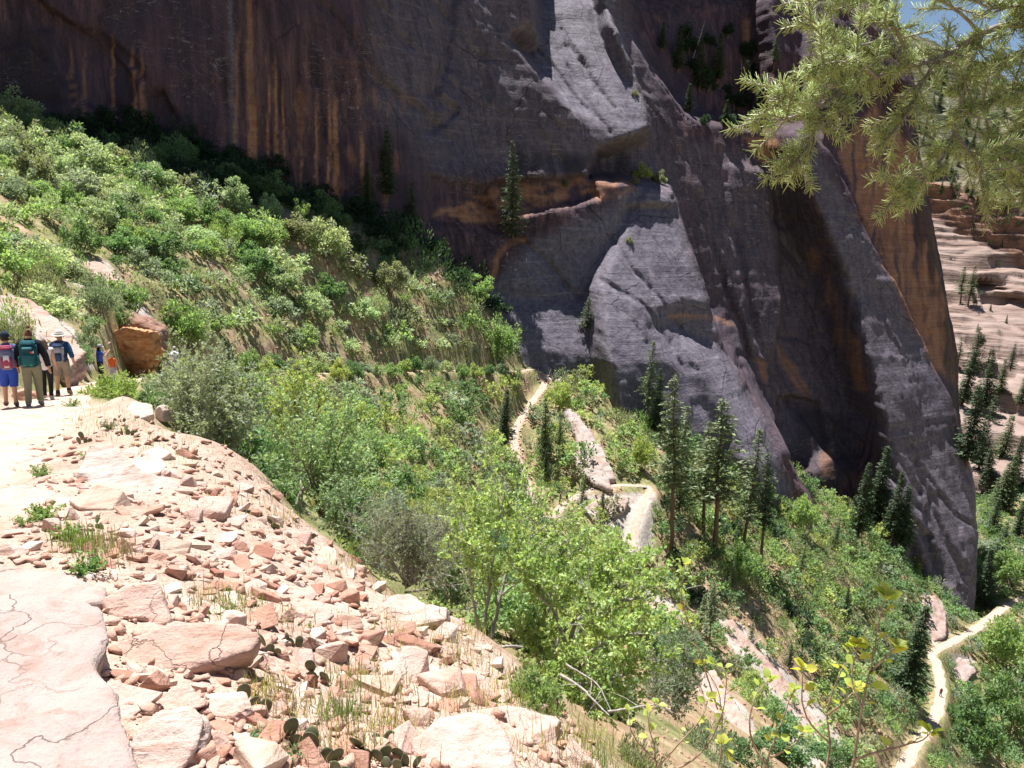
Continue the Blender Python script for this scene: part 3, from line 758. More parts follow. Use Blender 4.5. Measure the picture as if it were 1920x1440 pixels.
# ================================================================== VEGETATION
M_LEAF = mat_leaf('shrub_leaf', trans=.5)
M_LEAF_NEAR = mat_leaf('near_leaf', trans=.42, hue=.03, val=.35)
M_NEEDLE = mat_leaf('conifer_needle', trans=.18, rough=.6, hue=.02, val=.35)
M_BARK = mat_bark('grey_bark', (.20, .17, .145))
M_BARK_PALE = mat_bark('pale_bark', (.36, .33, .30))
M_BARK_RED = mat_bark('pine_bark', (.17, .105, .075), 12)
M_DEAD = mat_bark('dead_wood', (.42, .38, .34))

def shrub_proto(seed, n_leaf, leaf, clumps, tall=1.0, upright=False, stems=True, spread=.23):
    """a bush of unit radius: leaf clumps over a lobed crown, with gaps between them"""
    g = np.random.default_rng(seed)
    mb = MB()
    th = g.uniform(0, 2 * math.pi, clumps); rr = np.sqrt(g.uniform(.02, 1, clumps)) * .82
    top = tall * (1.05 - .75 * rr ** 2) * g.uniform(.72, 1.15, clumps)
    zz = np.clip(top * g.uniform(.35, 1.0, clumps), .16, None)
    C = np.stack([np.cos(th) * rr, np.sin(th) * rr, zz], 1)
    per = g.multinomial(n_leaf, np.full(clumps, 1 / clumps))
    P = []; D = []
    for c, k in zip(C, per):
        sz = spread * g.uniform(.7, 1.4)
        q = g.normal(size=(k, 3)); q /= np.linalg.norm(q, axis=1)[:, None] + 1e-9
        q = q * (g.uniform(.25, 1, (k, 1)) ** .5) * np.array([sz, sz, sz * (1.7 if upright else .8)])
        P.append(c + q)
        o = q / (np.linalg.norm(q, axis=1)[:, None] + 1e-9) + np.array([0, 0, 1.2 if upright else .15]) + c * np.array([.5, .5, 0])
        D.append(o)
    P = np.vstack(P); D = np.vstack(D); P[:, 2] = np.maximum(P[:, 2], .02)
    mb.leaves(P, leaf * g.uniform(.65, 1.35, len(P)), .6, .55 if not upright else .3, D, g)
    nl = len(mb.f[4][0])
    if stems:
        for c in C[:7]:
            mid = c * np.array([.45, .45, .5]) + g.normal(size=3) * .05
            mb.tube([np.array([g.normal() * .06, g.normal() * .06, -.15]), mid, c], [.035, .022, .008], 4, False)
    me = mb.mesh('shrub')
    k = len(me.polygons)
    # quads of leaves come first among the quads
    mi = np.ones(k, np.int32); mi[:nl] = 0
    me.polygons.foreach_set('material_index', mi)
    me.materials.append(M_LEAF); me.materials.append(M_BARK)
    set_col(me, 'tint', np.ones((len(me.vertices), 3)))
    return me
SHRUBS = [shrub_proto(100 + i, n, lf, cl, tl, up, True, sp) for i, (n, lf, cl, tl, up, sp) in enumerate([
    (3600, .052, 34, 1.15, False, .24), (4000, .048, 44, .95, False, .21), (3200, .055, 28, 1.5, False, .25), (3600, .046, 40, .8, False, .21),
    (4200, .050, 34, 1.1, True, .21), (3400, .056, 26, 1.9, False, .25), (3600, .05, 38, 1.25, False, .19)])]
SFORM = ['rounded', 'spreading', 'tall bushy', 'low wide', 'bristly upright', 'tree-like', 'clumpy']
SHR_LOW = [shrub_proto(140 + i, 300, .11, 18, tl, up, False, .27) for i, (tl, up) in enumerate([(1.1, False), (.9, False), (1.3, True), (1.5, False)])]

LEAFC = {'bright green': (.31, .425, .185), 'yellow-green': (.42, .48, .185), 'mid green': (.19, .295, .14), 'grey-green': (.315, .37, .285), 'dark green': (.05, .092, .048), 'olive': (.29, .31, .195), 'pale green': (.43, .51, .33)}
REGION = [((150, 300), 'in the cliff shadow at the upper left'), ((480, 380), 'in the shade under the streaked wall'), ((760, 450), 'in deep shade below the alcove'),
          ((130, 370), 'on the bright slope at the left shadow edge'), ((400, 440), 'on the sunlit slope under the streaked wall'), ((600, 480), 'on the sunlit crest below the dark wall'),
          ((60, 500), 'high above the backpackers'), ((210, 540), 'above the orange overhang boulder'), ((330, 580), 'uphill from the hiker in black'), ((460, 560), 'halfway up the sunlit slope'),
          ((620, 600), 'above the level stretch of path'), ((760, 620), 'on the crest near the cliff foot'), ((880, 600), 'beside the bare outcrop at the cliff foot'),
          ((420, 690), 'along the path past the boulder'), ((580, 720), 'just below the level path'), ((740, 740), 'downhill from the level path'), ((880, 740), 'left of the path corner'),
          ((560, 820), 'behind the yellow-green sapling'), ((700, 850), 'on the slope behind the leafy bush'), ((850, 850), 'left of the upper switchback'), ((900, 950), 'left of the lower switchback'),
          ((1060, 740), 'right of the path corner'), ((1120, 800), 'between the switchback and the grey slabs'), ((1200, 860), 'under the grey dome'), ((1030, 900), 'inside the switchback loop'),
          ((1150, 960), 'below the switchback loop'), ((1300, 950), 'between the tall pines'), ((1420, 960), 'beside the tallest pine'), ((1530, 970), 'at the foot of the dark wall'), ((1300, 1120), 'above the bare pale ribs'),
          ((1450, 1120), 'below the tall pines'), ((1600, 1100), 'below the fir group'), ((1700, 1080), 'under the outer slab'), ((1520, 1250), 'beside the bare pale ribs'), ((1650, 1300), 'above the valley path'), ((1620, 1400), 'low on the slope above the valley path'),
          ((1850, 1300), 'right of the valley path'), ((1880, 1400), 'in the lower right corner'), ((1860, 1200), 'beside the valley path bend'), ((1880, 1000), 'in the side canyon'), ((1890, 850), 'far up the side canyon')]
def region(u, v):
    return min(REGION, key=lambda r: (r[0][0] - u) ** 2 + ((r[0][1] - v) * 1.4) ** 2)[1]

def veg_density(u, v, d):
    """(density, size factor) wanted where a plan point shows in the picture"""
    k = np.ones(len(u)) * .9
    for poly in BARE: k *= 1 - .93 * pmask(u, v, poly, 8)
    k *= 1 - .55 * pmask(u, v, [(1130, 1060), (1300, 1030), (1420, 1120), (1660, 1380), (1640, 1500), (1150, 1500)], 40)
    k *= 1 - .15 * pmask(u, v, [(260, 480), (700, 470), (740, 640), (350, 690)], 60)
    k *= 1 - .5 * pmask(u, v, [(1030, 720), (1200, 720), (1260, 900), (1050, 960)], 30)
    return k
def cliff_between(p):
    v = Vector(p); L = v.length
    q = CLIFF_BVH.ray_cast(Vector((0, 0, 0)), v.normalized(), L - .3)
    return q[0] is not None
def plan_points(n, seed):
    g = np.random.default_rng(seed)
    x = g.uniform(-95, 190, n); y = g.uniform(14, 330, n)
    rough = np.abs(x) < y * .72 + 3
    x, y = x[rough], y[rough]
    z = h_base(x, y)
    u, v, d = proj(np.stack([x, y, z], -1))
    ok = (u > -70) & (u < 1990) & (v > 100) & (v < 1530) & (d > 16)
    return x[ok], y[ok], u[ok], v[ok], d[ok], g
# ---- hand placed bushes and broad-leaved trees: (u, v of foot, height px, width px, colour, prototype, label)
HERO = [
 (175, 345, 95, 110, 'pale green', 5, 'pale leafy small tree standing tall against the shade, upper left'),
 (120, 340, 70, 80, 'pale green', 2, 'pale small tree left of the tallest one at the shadow edge'),
 (345, 412, 62, 75, 'bright green', 2, 'bright bushy tree alone at the edge of the cliff shadow'),
 (442, 400, 72, 55, 'pale green', 5, 'slim pale tree standing out against the dark shade'),
 (505, 415, 48, 52, 'pale green', 0, 'round pale bush next to the slim pale tree'),
 (565, 430, 60, 40, 'bright green', 5, 'narrow leafy tree poking up from the sunlit crest'),
 (615, 490, 75, 95, 'pale green', 0, 'broad pale bush at the right end of the sunlit crest'),
 (900, 580, 70, 62, 'bright green', 5, 'bright tree on the outcrop at the cliff foot'),
 (935, 680, 95, 70, 'bright green', 2, 'tall bright bush hugging the bare outcrop above the path'),
 (70, 300, 55, 90, 'pale green', 1, 'pale bush at the left edge under the shadow line'),
 (75, 590, 110, 125, 'olive', 4, 'large olive bristly bush on the rocks above the backpackers'),
 (190, 585, 72, 95, 'grey-green', 4, 'silver-grey bush above the orange overhang boulder'),
 (250, 590, 80, 66, 'bright green', 2, 'bright green bush right of the silver-grey one above the boulder'),
 (350, 655, 88, 100, 'bright green', 0, 'bright green bush on the slope right of the bare rib'),
 (30, 640, 65, 70, 'olive', 4, 'olive bush behind the leftmost backpacker'),
 (150, 470, 60, 80, 'mid green', 1, 'green bush above the pale bare rock'),
 (250, 470, 55, 70, 'bright green', 0, 'bright bush right of the pale bare rock'),
 (300, 690, 60, 50, 'bright green', 0, 'bright green bush right of the orange boulder'),
 (150, 690, 62, 60, 'mid green', 2, 'green bush on the bank between the backpackers and the boulder'),
 (165, 660, 55, 50, 'grey-green', 1, 'grey-green bush left of the orange boulder'),
 (225, 612, 40, 60, 'mid green', 1, 'green bush on top of the orange boulder'),
 (1205, 885, 65, 60, 'yellow-green', 0, 'yellow-green bush above the lower switchback turn'),
 (1045, 770, 60, 60, 'yellow-green', 6, 'yellow-green bush just right of the path corner'),
 (1140, 720, 45, 40, 'mid green', 2, 'green bush against the foot of the grey slab'),
 (1505, 1000, 70, 70, 'bright green', 0, 'bright green tree at the foot of the dark wall'),
 (1420, 940, 62, 66, 'bright green', 2, 'bright green tree behind the tall pines'),
 (1390, 1085, 66, 80, 'bright green', 1, 'bright green bush under the tallest pine'),
 (1715, 1075, 48, 54, 'yellow-green', 0, 'small bright bush under the edge of the outer slab'),
 (1895, 800, 62, 80, 'yellow-green', 0, 'sunlit yellow-green tree in the side canyon'),
 (1895, 1100, 95, 90, 'bright green', 2, 'bright green tree in the canyon beyond the valley path'),
 (1880, 1260, 105, 110, 'bright green', 0, 'large bright green tree right of the valley path bend'),
 (1820, 1400, 100, 130, 'mid green', 1, 'broad green bush right of the valley path, bottom of picture'),
 (1890, 1380, 110, 120, 'mid green', 0, 'broad green tree in the lower right corner'),
]
shrub_xy = []
def put_shrub(p, h, w, col, proto, label, group=None, cat='shrub', name='shrub'):
    o = obj(name, SHRUBS[proto], None, None, label, cat, group)
    r = w / 2
    tall = [1.15, .95, 1.5, .8, 1.25, 1.9, 1.25][proto] * 1.02
    o.location = (p[0], p[1], p[2] - .1); o.scale = (r, r, h / tall); o.rotation_euler = (0, 0, random.uniform(0, 6.28))
    c = LEAFC[col]; k = random.uniform(.9, 1.12)
    o.color = (c[0] * k * random.uniform(.93, 1.07), c[1] * k, c[2] * k, 1)
    shrub_xy.append((p[0], p[1], r))
    return o
for (u, v, hp, wp, col, pr, lab) in HERO:
    p = hit(u, v); d = proj(p)[2]
    put_shrub(p, hp * d / FPX, wp * d / FPX, col, pr, lab, name='leafy_tree' if 'tree' in lab else 'shrub', cat='tree' if 'tree' in lab else 'shrub')

_gp = np.random.default_rng(12)
for k, u in enumerate(range(470, 985, 26)):
    dd = float(np.interp(u, [480, 600, 720, 820, 900, 960], [74, 88, 104, 118, 130, 140]))
    q = at(float(u + _gp.uniform(-8, 8)), 709., dd - 1.6); q[2] = gz(q[0], q[1]) - .1
    col = ['bright green', 'yellow-green', 'mid green', 'grey-green', 'pale green'][k % 5]
    put_shrub(q, _gp.uniform(1.5, 2.4), _gp.uniform(2.2, 3.2), col, int(_gp.choice([0, 1, 3, 6])), f'{col} shrub along the lower edge of the level path', 'shrubs along the level path')
def scatter_shrubs():
    x, y, u, v, d, g = plan_points(46000, 5)
    dens = veg_density(u, v, d)
    td, _ = trail_dist(x, y)
    keep = (g.uniform(size=len(x)) < dens) & (shelf(x, y) < .02)
    x, y, u, v, d, td = [a[keep] for a in (x, y, u, v, d, td)]
    r = g.uniform(.55, 1.0, len(x)) ** 1.0 * np.clip(.70 + d / 72., .7, 2.6)
    r *= np.where((v < 690) & (u < 960), 1.5, 1.12)                     # bigger trees high up and in the shade
    r = np.where(g.uniform(size=len(x)) < .38, r * .5, r)
    ok = td > r * .75 + .15
    x, y, u, v, d, r = [a[ok] for a in (x, y, u, v, d, r)]
    hx = np.array([q[0] for q in shrub_xy]); hy = np.array([q[1] for q in shrub_xy]); hr = np.array([q[2] for q in shrub_xy])
    cell = {}
    out = []
    for i in range(len(x)):
        if ((hx - x[i]) ** 2 + (hy - y[i]) ** 2 < ((hr + r[i]) * .62) ** 2).any(): continue
        cx, cy = int(x[i] // 3), int(y[i] // 3); bad = False
        for a in range(cx - 1, cx + 2):
            for b in range(cy - 1, cy + 2):
                for j in cell.get((a, b), ()):
                    if (x[j] - x[i]) ** 2 + (y[j] - y[i]) ** 2 < ((r[j] + r[i]) * .46) ** 2: bad = True; break
                if bad: break
            if bad: break
        if bad: continue
        z = gz(x[i], y[i])
        if cliff_between((x[i], y[i], z + r[i])): continue
        cell.setdefault((cx, cy), []).append(i)
        out.append((x[i], y[i], z, r[i], u[i], v[i], d[i]))
    return out, g
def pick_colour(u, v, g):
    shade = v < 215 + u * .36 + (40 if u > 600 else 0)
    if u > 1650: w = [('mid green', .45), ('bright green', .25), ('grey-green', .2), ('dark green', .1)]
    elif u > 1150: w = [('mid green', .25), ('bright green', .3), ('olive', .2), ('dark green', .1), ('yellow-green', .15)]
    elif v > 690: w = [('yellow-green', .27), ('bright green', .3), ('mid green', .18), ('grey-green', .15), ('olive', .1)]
    elif shade: w = [('dark green', .8), ('mid green', .2)]  # leaf colours darkened here to deepen the cliff's shadow
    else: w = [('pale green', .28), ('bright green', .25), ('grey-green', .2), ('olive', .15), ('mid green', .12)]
    q = g.uniform(); acc = 0
    for c, k in w:
        acc += k
        if q < acc: return c
    return w[0][0]
pts, g_ = scatter_shrubs()
vis = [p for p in pts]
vis.sort(key=lambda p: -(p[3] / p[6]) * (1 if -20 < p[4] < 1940 and p[5] < 1440 else .01))
N_THING = 240
seen = {}
made = []
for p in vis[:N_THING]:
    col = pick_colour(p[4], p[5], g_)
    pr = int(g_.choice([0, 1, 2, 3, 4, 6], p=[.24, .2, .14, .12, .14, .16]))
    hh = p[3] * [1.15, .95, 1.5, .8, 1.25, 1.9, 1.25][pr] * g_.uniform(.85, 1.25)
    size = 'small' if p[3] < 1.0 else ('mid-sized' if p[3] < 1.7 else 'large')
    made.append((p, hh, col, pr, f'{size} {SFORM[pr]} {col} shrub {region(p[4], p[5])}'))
cnt = {}
for m in made: cnt[m[4]] = cnt.get(m[4], 0) + 1
ORD = ['first', 'second', 'third', 'fourth', 'fifth', 'sixth']
for p, hh, col, pr, lab in made:
    if cnt[lab] > 1:
        two = sorted([m for m in made if m[4] == lab], key=lambda m: m[0][4])
        k = [m[0] is p for m in two].index(True)
        lab = f'{ORD[min(k, 5)]} from left, ' + lab
    if len(lab.split()) > 16: lab = lab.replace('mid-sized ', '').replace('from left, ', '')
    if len(lab.split()) > 16: lab = ' '.join(lab.split()[:16])
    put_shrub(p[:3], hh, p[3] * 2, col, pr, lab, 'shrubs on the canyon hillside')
# the rest, small in the picture, as one mass
def low_mass(items, name, label, kind='stuff'):
    V = []; F = []; C = []; n = 0
    arr = []
    for me in SHR_LOW:
        co = np.empty(len(me.vertices) * 3, np.float32); me.vertices.foreach_get('co', co)
        ix = np.empty(len(me.loops), np.int32); me.loops.foreach_get('vertex_index', ix)
        arr.append((co.reshape(-1, 3), ix.reshape(-1, 4)))
    for (x, y, z, r, hs, col) in items:
        co, f = arr[int(g_.integers(len(arr)))]
        a = g_.uniform(0, 6.28); c, s_ = math.cos(a), math.sin(a)
        q = co * np.array([r, r, r * hs])
        V.append(np.stack([q[:, 0] * c - q[:, 1] * s_ + x, q[:, 0] * s_ + q[:, 1] * c + y, q[:, 2] + z - .05], 1)); F.append(f + n); n += len(co)
        k = np.array(col) * g_.uniform(.8, 1.2)
        C.append(np.broadcast_to(k, (len(co), 3)))
    me = make_mesh(name, np.vstack(V), np.vstack(F))
    set_col(me, 'tint', np.vstack(C))
    return obj(name, me, M_LEAF, None, label, None, None, kind)
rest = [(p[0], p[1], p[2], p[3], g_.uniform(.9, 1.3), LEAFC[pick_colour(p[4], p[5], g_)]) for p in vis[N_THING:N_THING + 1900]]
print('SHRUBS', len(vis))
low_mass(rest, 'shrubbery', 'mass of smaller shrubs covering the canyon slopes')
# low ground cover between the shrubs
def ground_cover():
    x, y, u, v, d, g = plan_points(30000, 9)
    k = veg_density(u, v, d)
    td, _ = trail_dist(x, y)
    ok = (td > .5) & (shelf(x, y) < .02) & (g.uniform(size=len(x)) < k * .8) & (d < 215)
    x, y, u, v, d = [a[ok][:7000] for a in (x, y, u, v, d)]
    z = height(x, y)
    P = []; S = []; C = []; D = []
    cols = np.array([(.36, .35, .16), (.28, .31, .12), (.21, .27, .10), (.42, .38, .21), (.18, .23, .10), (.29, .30, .19)])
    for i in range(len(x)):
        n = 26; r = g.uniform(.2, .6) * np.clip(.5 + d[i] / 110, .6, 1.6)
        q = g.normal(size=(n, 3)) * np.array([r, r, .1]); q[:, 2] = np.abs(q[:, 2]) + .08 * r
        P.append(q + (x[i], y[i], z[i])); S.append(np.full(n, .12 + .11 * r) * g.uniform(.6, 1.4, n)); C.append(np.broadcast_to(cols[g.integers(6)] * g.uniform(.75, 1.15), (n, 3)))
        D.append(np.array([0, 0, 1.0]) + g.normal(size=(n, 3)) * .5)
    mb = MB(); mb.leaves(np.vstack(P), np.concatenate(S), .2, .3, np.vstack(D), g)
    me = mb.mesh('undergrowth'); set_col(me, 'tint', np.repeat(np.vstack(C), 4, 0))
    obj('undergrowth', me, M_LEAF, None, 'low grass and weeds between the shrubs of the hillside', None, None, 'stuff')
ground_cover()

# ---- conifers
def conifer_proto(seed, levels=46, base=.12, width=.17, droop=.25, dens=1.0, ragged=.25):
    """unit height; returns trunk mesh and crown mesh"""
    g = np.random.default_rng(seed)
    tb = MB(); cb = MB(); wb = []
    z = np.linspace(-.04, 1, 14)
    wob = np.cumsum(g.normal(size=(14, 2)) * .0025, 0)
    tb.tube(np.c_[wob, z], np.interp(z, [-.04, .05, 1], [.017, .0125, .001]), 6)
    P = []; D = []; S = []
    for i in range(levels):
        t = (i + g.uniform(-.3, .3)) / levels; zz = base + (1 - base) * np.clip(t, 0, .995)
        prof = (1 - t) ** .8 * (.35 + .65 * min(1, t / .18 + .25))
        nb = max(3, int(round(5.5 * dens)))
        a0 = g.uniform(0, 6.28)
        for b in range(nb):
            if g.uniform() < ragged * .6: continue
            a = a0 + b * 6.283 / nb + g.normal() * .25
            Lb = width * prof * g.uniform(1 - ragged * 1.6, 1.12) + .008
            m = max(2, int(round(Lb / .019 * dens)))
            tt = (np.arange(m) + g.uniform(.3, .9, m)) / m
            rad = Lb * tt
            dz = -droop * Lb * tt ** 1.3 + .12 * Lb * tt + g.normal(size=m) * .004
            c = np.stack([np.cos(a) * rad, np.sin(a) * rad, zz + dz], 1)
            o = np.array([math.cos(a), math.sin(a), -droop * .9])
            for k in range(3):
                side = np.array([-math.sin(a), math.cos(a), 0]) * (k - 1)
                P.append(c + side * (.006 + .01 * (1 - tt))[:, None] + g.normal(size=(m, 3)) * .004); D.append(np.broadcast_to(o + side * .7, (m, 3))); S.append(g.uniform(.010, .019, m) * (1.05 - .35 * t))
            if Lb > .05 and g.uniform() < .5: tb.tube([(0, 0, zz), c[-1] * np.array([.6, .6, 1])], [.0028, .001], 3, False)
    cb.leaves(np.vstack(P), np.concatenate(S), .35, .36, np.vstack(D), g)
    tm = tb.mesh('trunk'); cm = cb.mesh('crown')
    tm.materials.append(M_BARK_RED); cm.materials.append(M_NEEDLE)
    set_col(cm, 'tint', np.ones((len(cm.vertices), 3)))
    return tm, cm
FIR = [conifer_proto(200, 52, .10, .155, .3, 1.15, .2), conifer_proto(201, 40, .30, .15, .2, .95, .45), conifer_proto(202, 44, .06, .19, .25, 1.1, .3), conifer_proto(203, 34, .38, .17, .15, 1.0, .5), conifer_proto(204, 46, .08, .12, .35, 1.2, .25)]
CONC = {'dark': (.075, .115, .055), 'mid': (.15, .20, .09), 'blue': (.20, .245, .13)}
def put_conifer(p, h, proto, col, label, group=None, wide=1.0, lean=0.0, name='fir_tree'):
    e = obj(name, None, None, None, label, 'tree', group, None, None, p)
    e.rotation_euler = (random.gauss(0, .04), random.gauss(0, .04), random.uniform(0, 6.28)); e.scale = (h * wide * 1.34, h * wide * 1.34, h)
    obj('trunk', FIR[proto][0], None, e)
    c = obj('crown', FIR[proto][1], None, e, color=CONC[col])
    return e
CON = [  # foot u,v, top v, prototype, colour, width, label
 (1212, 808, 642, 1, 'mid', .85, 'tall slim fir against the grey slab under the dome'),
 (1228, 812, 690, 0, 'dark', 1.0, 'dense dark fir right behind the slim one under the dome'),
 (1258, 1040, 700, 3, 'blue', .75, 'very tall pine with bare lower trunk left of the tallest two'),
 (1272, 960, 760, 2, 'mid', .8, 'bushy pine behind the bare-trunked tall pine'),
 (1342, 1050, 745, 3, 'blue', 1.05, 'tallest pine with wide airy crown on the right slope'),
 (1318, 1000, 790, 1, 'mid', 1.0, 'pine half hidden left behind the tallest pine'),
 (1390, 1040, 800, 1, 'mid', .9, 'pine right behind the tallest pine'),
 (1427, 1068, 842, 3, 'dark', .8, 'slender dark pine right of the tallest pine'),
 (1608, 1010, 866, 0, 'dark', .95, 'left fir of the dark group before the outer slab'),
 (1640, 980, 832, 4, 'dark', 1.2, 'tallest fir of the dark group before the outer slab'),
 (1672, 1010, 880, 0, 'dark', .9, 'third fir of the dark group before the outer slab'),
 (1692, 1030, 905, 4, 'dark', 1.2, 'right fir of the dark group before the outer slab'),
 (945, 838, 728, 0, 'dark', 1.05, 'single dark fir left of the upper switchback'),
 (1022, 862, 745, 2, 'mid', .95, 'fir inside the switchback, left of the bare slabs'),
 (1048, 850, 775, 1, 'mid', 1.0, 'smaller fir beside the one inside the switchback'),
 (1022, 900, 842, 0, 'dark', .8, 'small dark fir beneath the fir inside the switchback'),
 (1698, 1305, 1120, 4, 'dark', 1.25, 'tall dark fir on the low slope near the valley path'),
 (1328, 1212, 1078, 3, 'blue', .95, 'young thin-trunked pine above the bare ribs'),
 (1312, 1190, 1110, 1, 'mid', 1.0, 'young pine close behind the thin-trunked one'),
 (1406, 1212, 1160, 2, 'blue', .9, 'small young pine alone on the gravel slope'),
 (1370, 1120, 1050, 1, 'mid', .9, 'young fir below the tallest pine'),
 (1845, 1140, 1022, 4, 'dark', 1.2, 'dark fir where the valley path leaves the cliff'),
 (1500, 1085, 1020, 1, 'mid', 1.0, 'small fir on the slope below the dark wall'),
 (1560, 1040, 975, 0, 'mid', .9, 'small fir at the foot of the dark wall'),
 (1480, 1250, 1200, 2, 'mid', 1.0, 'little conifer on the gravel slope above the ribs'),
 (1585, 1160, 1090, 0, 'mid', .9, 'fir standing below the dark fir group'),
 (1090, 950, 885, 2, 'blue', .8, 'small pine beside the path inside the loop'),
 (1130, 965, 915, 2, 'dark', .9, 'little dark pine on the pale rock inside the loop'),
 (1865, 900, 775, 0, 'mid', 1.1, 'sunlit fir in the side canyon by the right edge'),
 (1830, 790, 655, 0, 'dark', 1.25, 'tall dark fir just right of the cliff corner'),
 (1812, 870, 720, 4, 'dark', 1.3, 'dark fir tucked behind the cliff corner'),
 (1850, 850, 740, 2, 'dark', 1.1, 'dark fir right of the one behind the cliff corner'),
 (1885, 960, 850, 0, 'mid', 1.1, 'fir low in the side canyon near the right edge'),
 (1905, 830, 760, 1, 'mid', 1.1, 'fir high in the side canyon at the right edge'),
 (1860, 1000, 930, 2, 'dark', 1.2, 'dark fir above the far bend of the valley path'),
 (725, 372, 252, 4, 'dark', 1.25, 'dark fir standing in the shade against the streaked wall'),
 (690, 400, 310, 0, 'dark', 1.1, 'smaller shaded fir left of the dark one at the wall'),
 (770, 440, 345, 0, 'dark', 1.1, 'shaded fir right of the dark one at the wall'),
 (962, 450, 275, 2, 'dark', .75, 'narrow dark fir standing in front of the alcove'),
]
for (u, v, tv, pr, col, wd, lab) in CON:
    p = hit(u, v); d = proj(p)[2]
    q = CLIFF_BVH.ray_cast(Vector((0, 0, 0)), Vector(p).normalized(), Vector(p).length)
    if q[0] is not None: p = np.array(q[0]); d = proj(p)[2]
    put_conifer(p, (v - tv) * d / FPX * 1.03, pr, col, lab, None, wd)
# on the ledges of the dark recess, on the slabs and over on the far side
LEDGE = [(1270, 130, 80, 'fir on the shaded ledge at the top, left of the pale snag'), (1310, 165, 90, 'fir under the pale snag in the dark recess'), (1345, 150, 85, 'fir in the middle of the dark recess'), (1390, 190, 75, 'fir right in the dark recess above the orange patch'), (1425, 215, 70, 'fir at the right end of the dark recess'), (1450, 130, 60, 'fir high at the right side of the dark recess'), (1240, 90, 50, 'small fir beside the lit ridge at the top'), (1290, 210, 55, 'small fir at the foot of the dark recess'), (1360, 235, 50, 'lowest fir of the dark recess'), (1100, 612, 62, 'juniper rooted in a crack of the grey slab')]
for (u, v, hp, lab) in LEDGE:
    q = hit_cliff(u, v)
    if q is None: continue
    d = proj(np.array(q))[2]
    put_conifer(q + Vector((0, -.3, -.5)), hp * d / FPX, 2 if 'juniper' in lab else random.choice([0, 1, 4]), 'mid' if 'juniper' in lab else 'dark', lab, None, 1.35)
FARC = [(1800, 570, 72, 'left of the two firs before the pale slickrock'), (1815, 575, 78, 'right of the two firs before the pale slickrock'), (1795, 690, 60, 'fir in the shade at the foot of the slickrock')]
for (u, v, hp, lab) in FARC:
    q = hit_far(u, v)
    if q is None: continue
    d = proj(np.array(q))[2]
    put_conifer(q + Vector((0, 0, -.5)), hp * d / FPX, 1, 'mid', lab, None, 1.3)
g2 = np.random.default_rng(77)
FARS = []; fspots = []
for k in range(1500):
    u, v = g2.uniform(1690, 1985), g2.uniform(120, 640)
    wooded = v < 395 + (u - 1800) * .32
    if g2.uniform() > (1.0 if wooded else .16): continue
    q = hit_far(u, v)
    if q is None or any(abs(u - a) + abs(v - b) < 7 for a, b in fspots): continue
    if CLIFF_BVH.ray_cast(Vector((0, 0, 0)), q.normalized(), q.length)[0] is not None: continue
    fspots.append((u, v)); d = proj(np.array(q))[2]
    hp = g2.uniform(12, 30) if wooded else g2.uniform(8, 16)
    h = hp * d / FPX
    where = 'on the wooded slope under the sky' if v < 330 else ('along the dark band of wall' if wooded else 'on the pale slickrock')
    if g2.uniform() < .55:
        put_conifer(q + Vector((0, 0, -.6)), h * 1.2, int(g2.choice([0, 2, 4])), 'mid', f"{'taller' if hp > 21 else 'shorter'} distant conifer {'high' if v < (260 if v < 330 else (375 if wooded else 540)) else 'low'}, {'left' if u < 1790 else ('middle' if u < 1880 else 'right')}, {where}", f'conifers {where}', 1.2)
    else:
        FARS.append((q[0], q[1], q[2], h * .42, 1.2, (.10, .135, .07)))
    if len(fspots) > 240: break
low_mass(FARS, 'distant_scrub', 'dark scrub dotting the far side of the canyon')
# pale dead snags in the dark recess
for (u0, v0, u1, v1, lab) in [(1302, 100, 1322, 38, 'pale leaning dead snag in the dark recess at the top'), (1387, 180, 1391, 110, 'thin pale dead trunk at the right of the dark recess')]:
    a = hit_cliff(u0, v0); d = proj(np.array(a))[2] - 1.0
    A = at(u0, v0, d); B = at(u1, v1, d)
    mb = MB(); mb.tube([A - (B - A) * .15, A * .5 + B * .5 + (.15, 0, 0), B], [.16, .11, .03], 5)
    for k in range(5):
        t = .35 + .12 * k; c = A + (B - A) * t
        mb.tube([c, c + np.array([(-1) ** k * .9, -.2, .35])], [.04, .012], 3)
    obj('dead_tree', mb.mesh('dead_tree'), M_DEAD, None, lab, 'tree')
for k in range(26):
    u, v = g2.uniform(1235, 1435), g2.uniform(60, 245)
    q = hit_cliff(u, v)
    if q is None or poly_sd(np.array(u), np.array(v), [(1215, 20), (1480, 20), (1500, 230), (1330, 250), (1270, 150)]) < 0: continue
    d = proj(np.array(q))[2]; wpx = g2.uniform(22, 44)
    put_shrub(q + Vector((0, -.4, -.8)), wpx * .9 * d / FPX, wpx * d / FPX, 'dark green', int(g2.choice([0, 2, 6])), f"{'large' if wpx > 33 else 'small'} dark bush {'high' if v < 120 else 'low'} in the {'left' if u < 1340 else 'right'} part of the top recess", 'dark bushes of the shaded top recess')
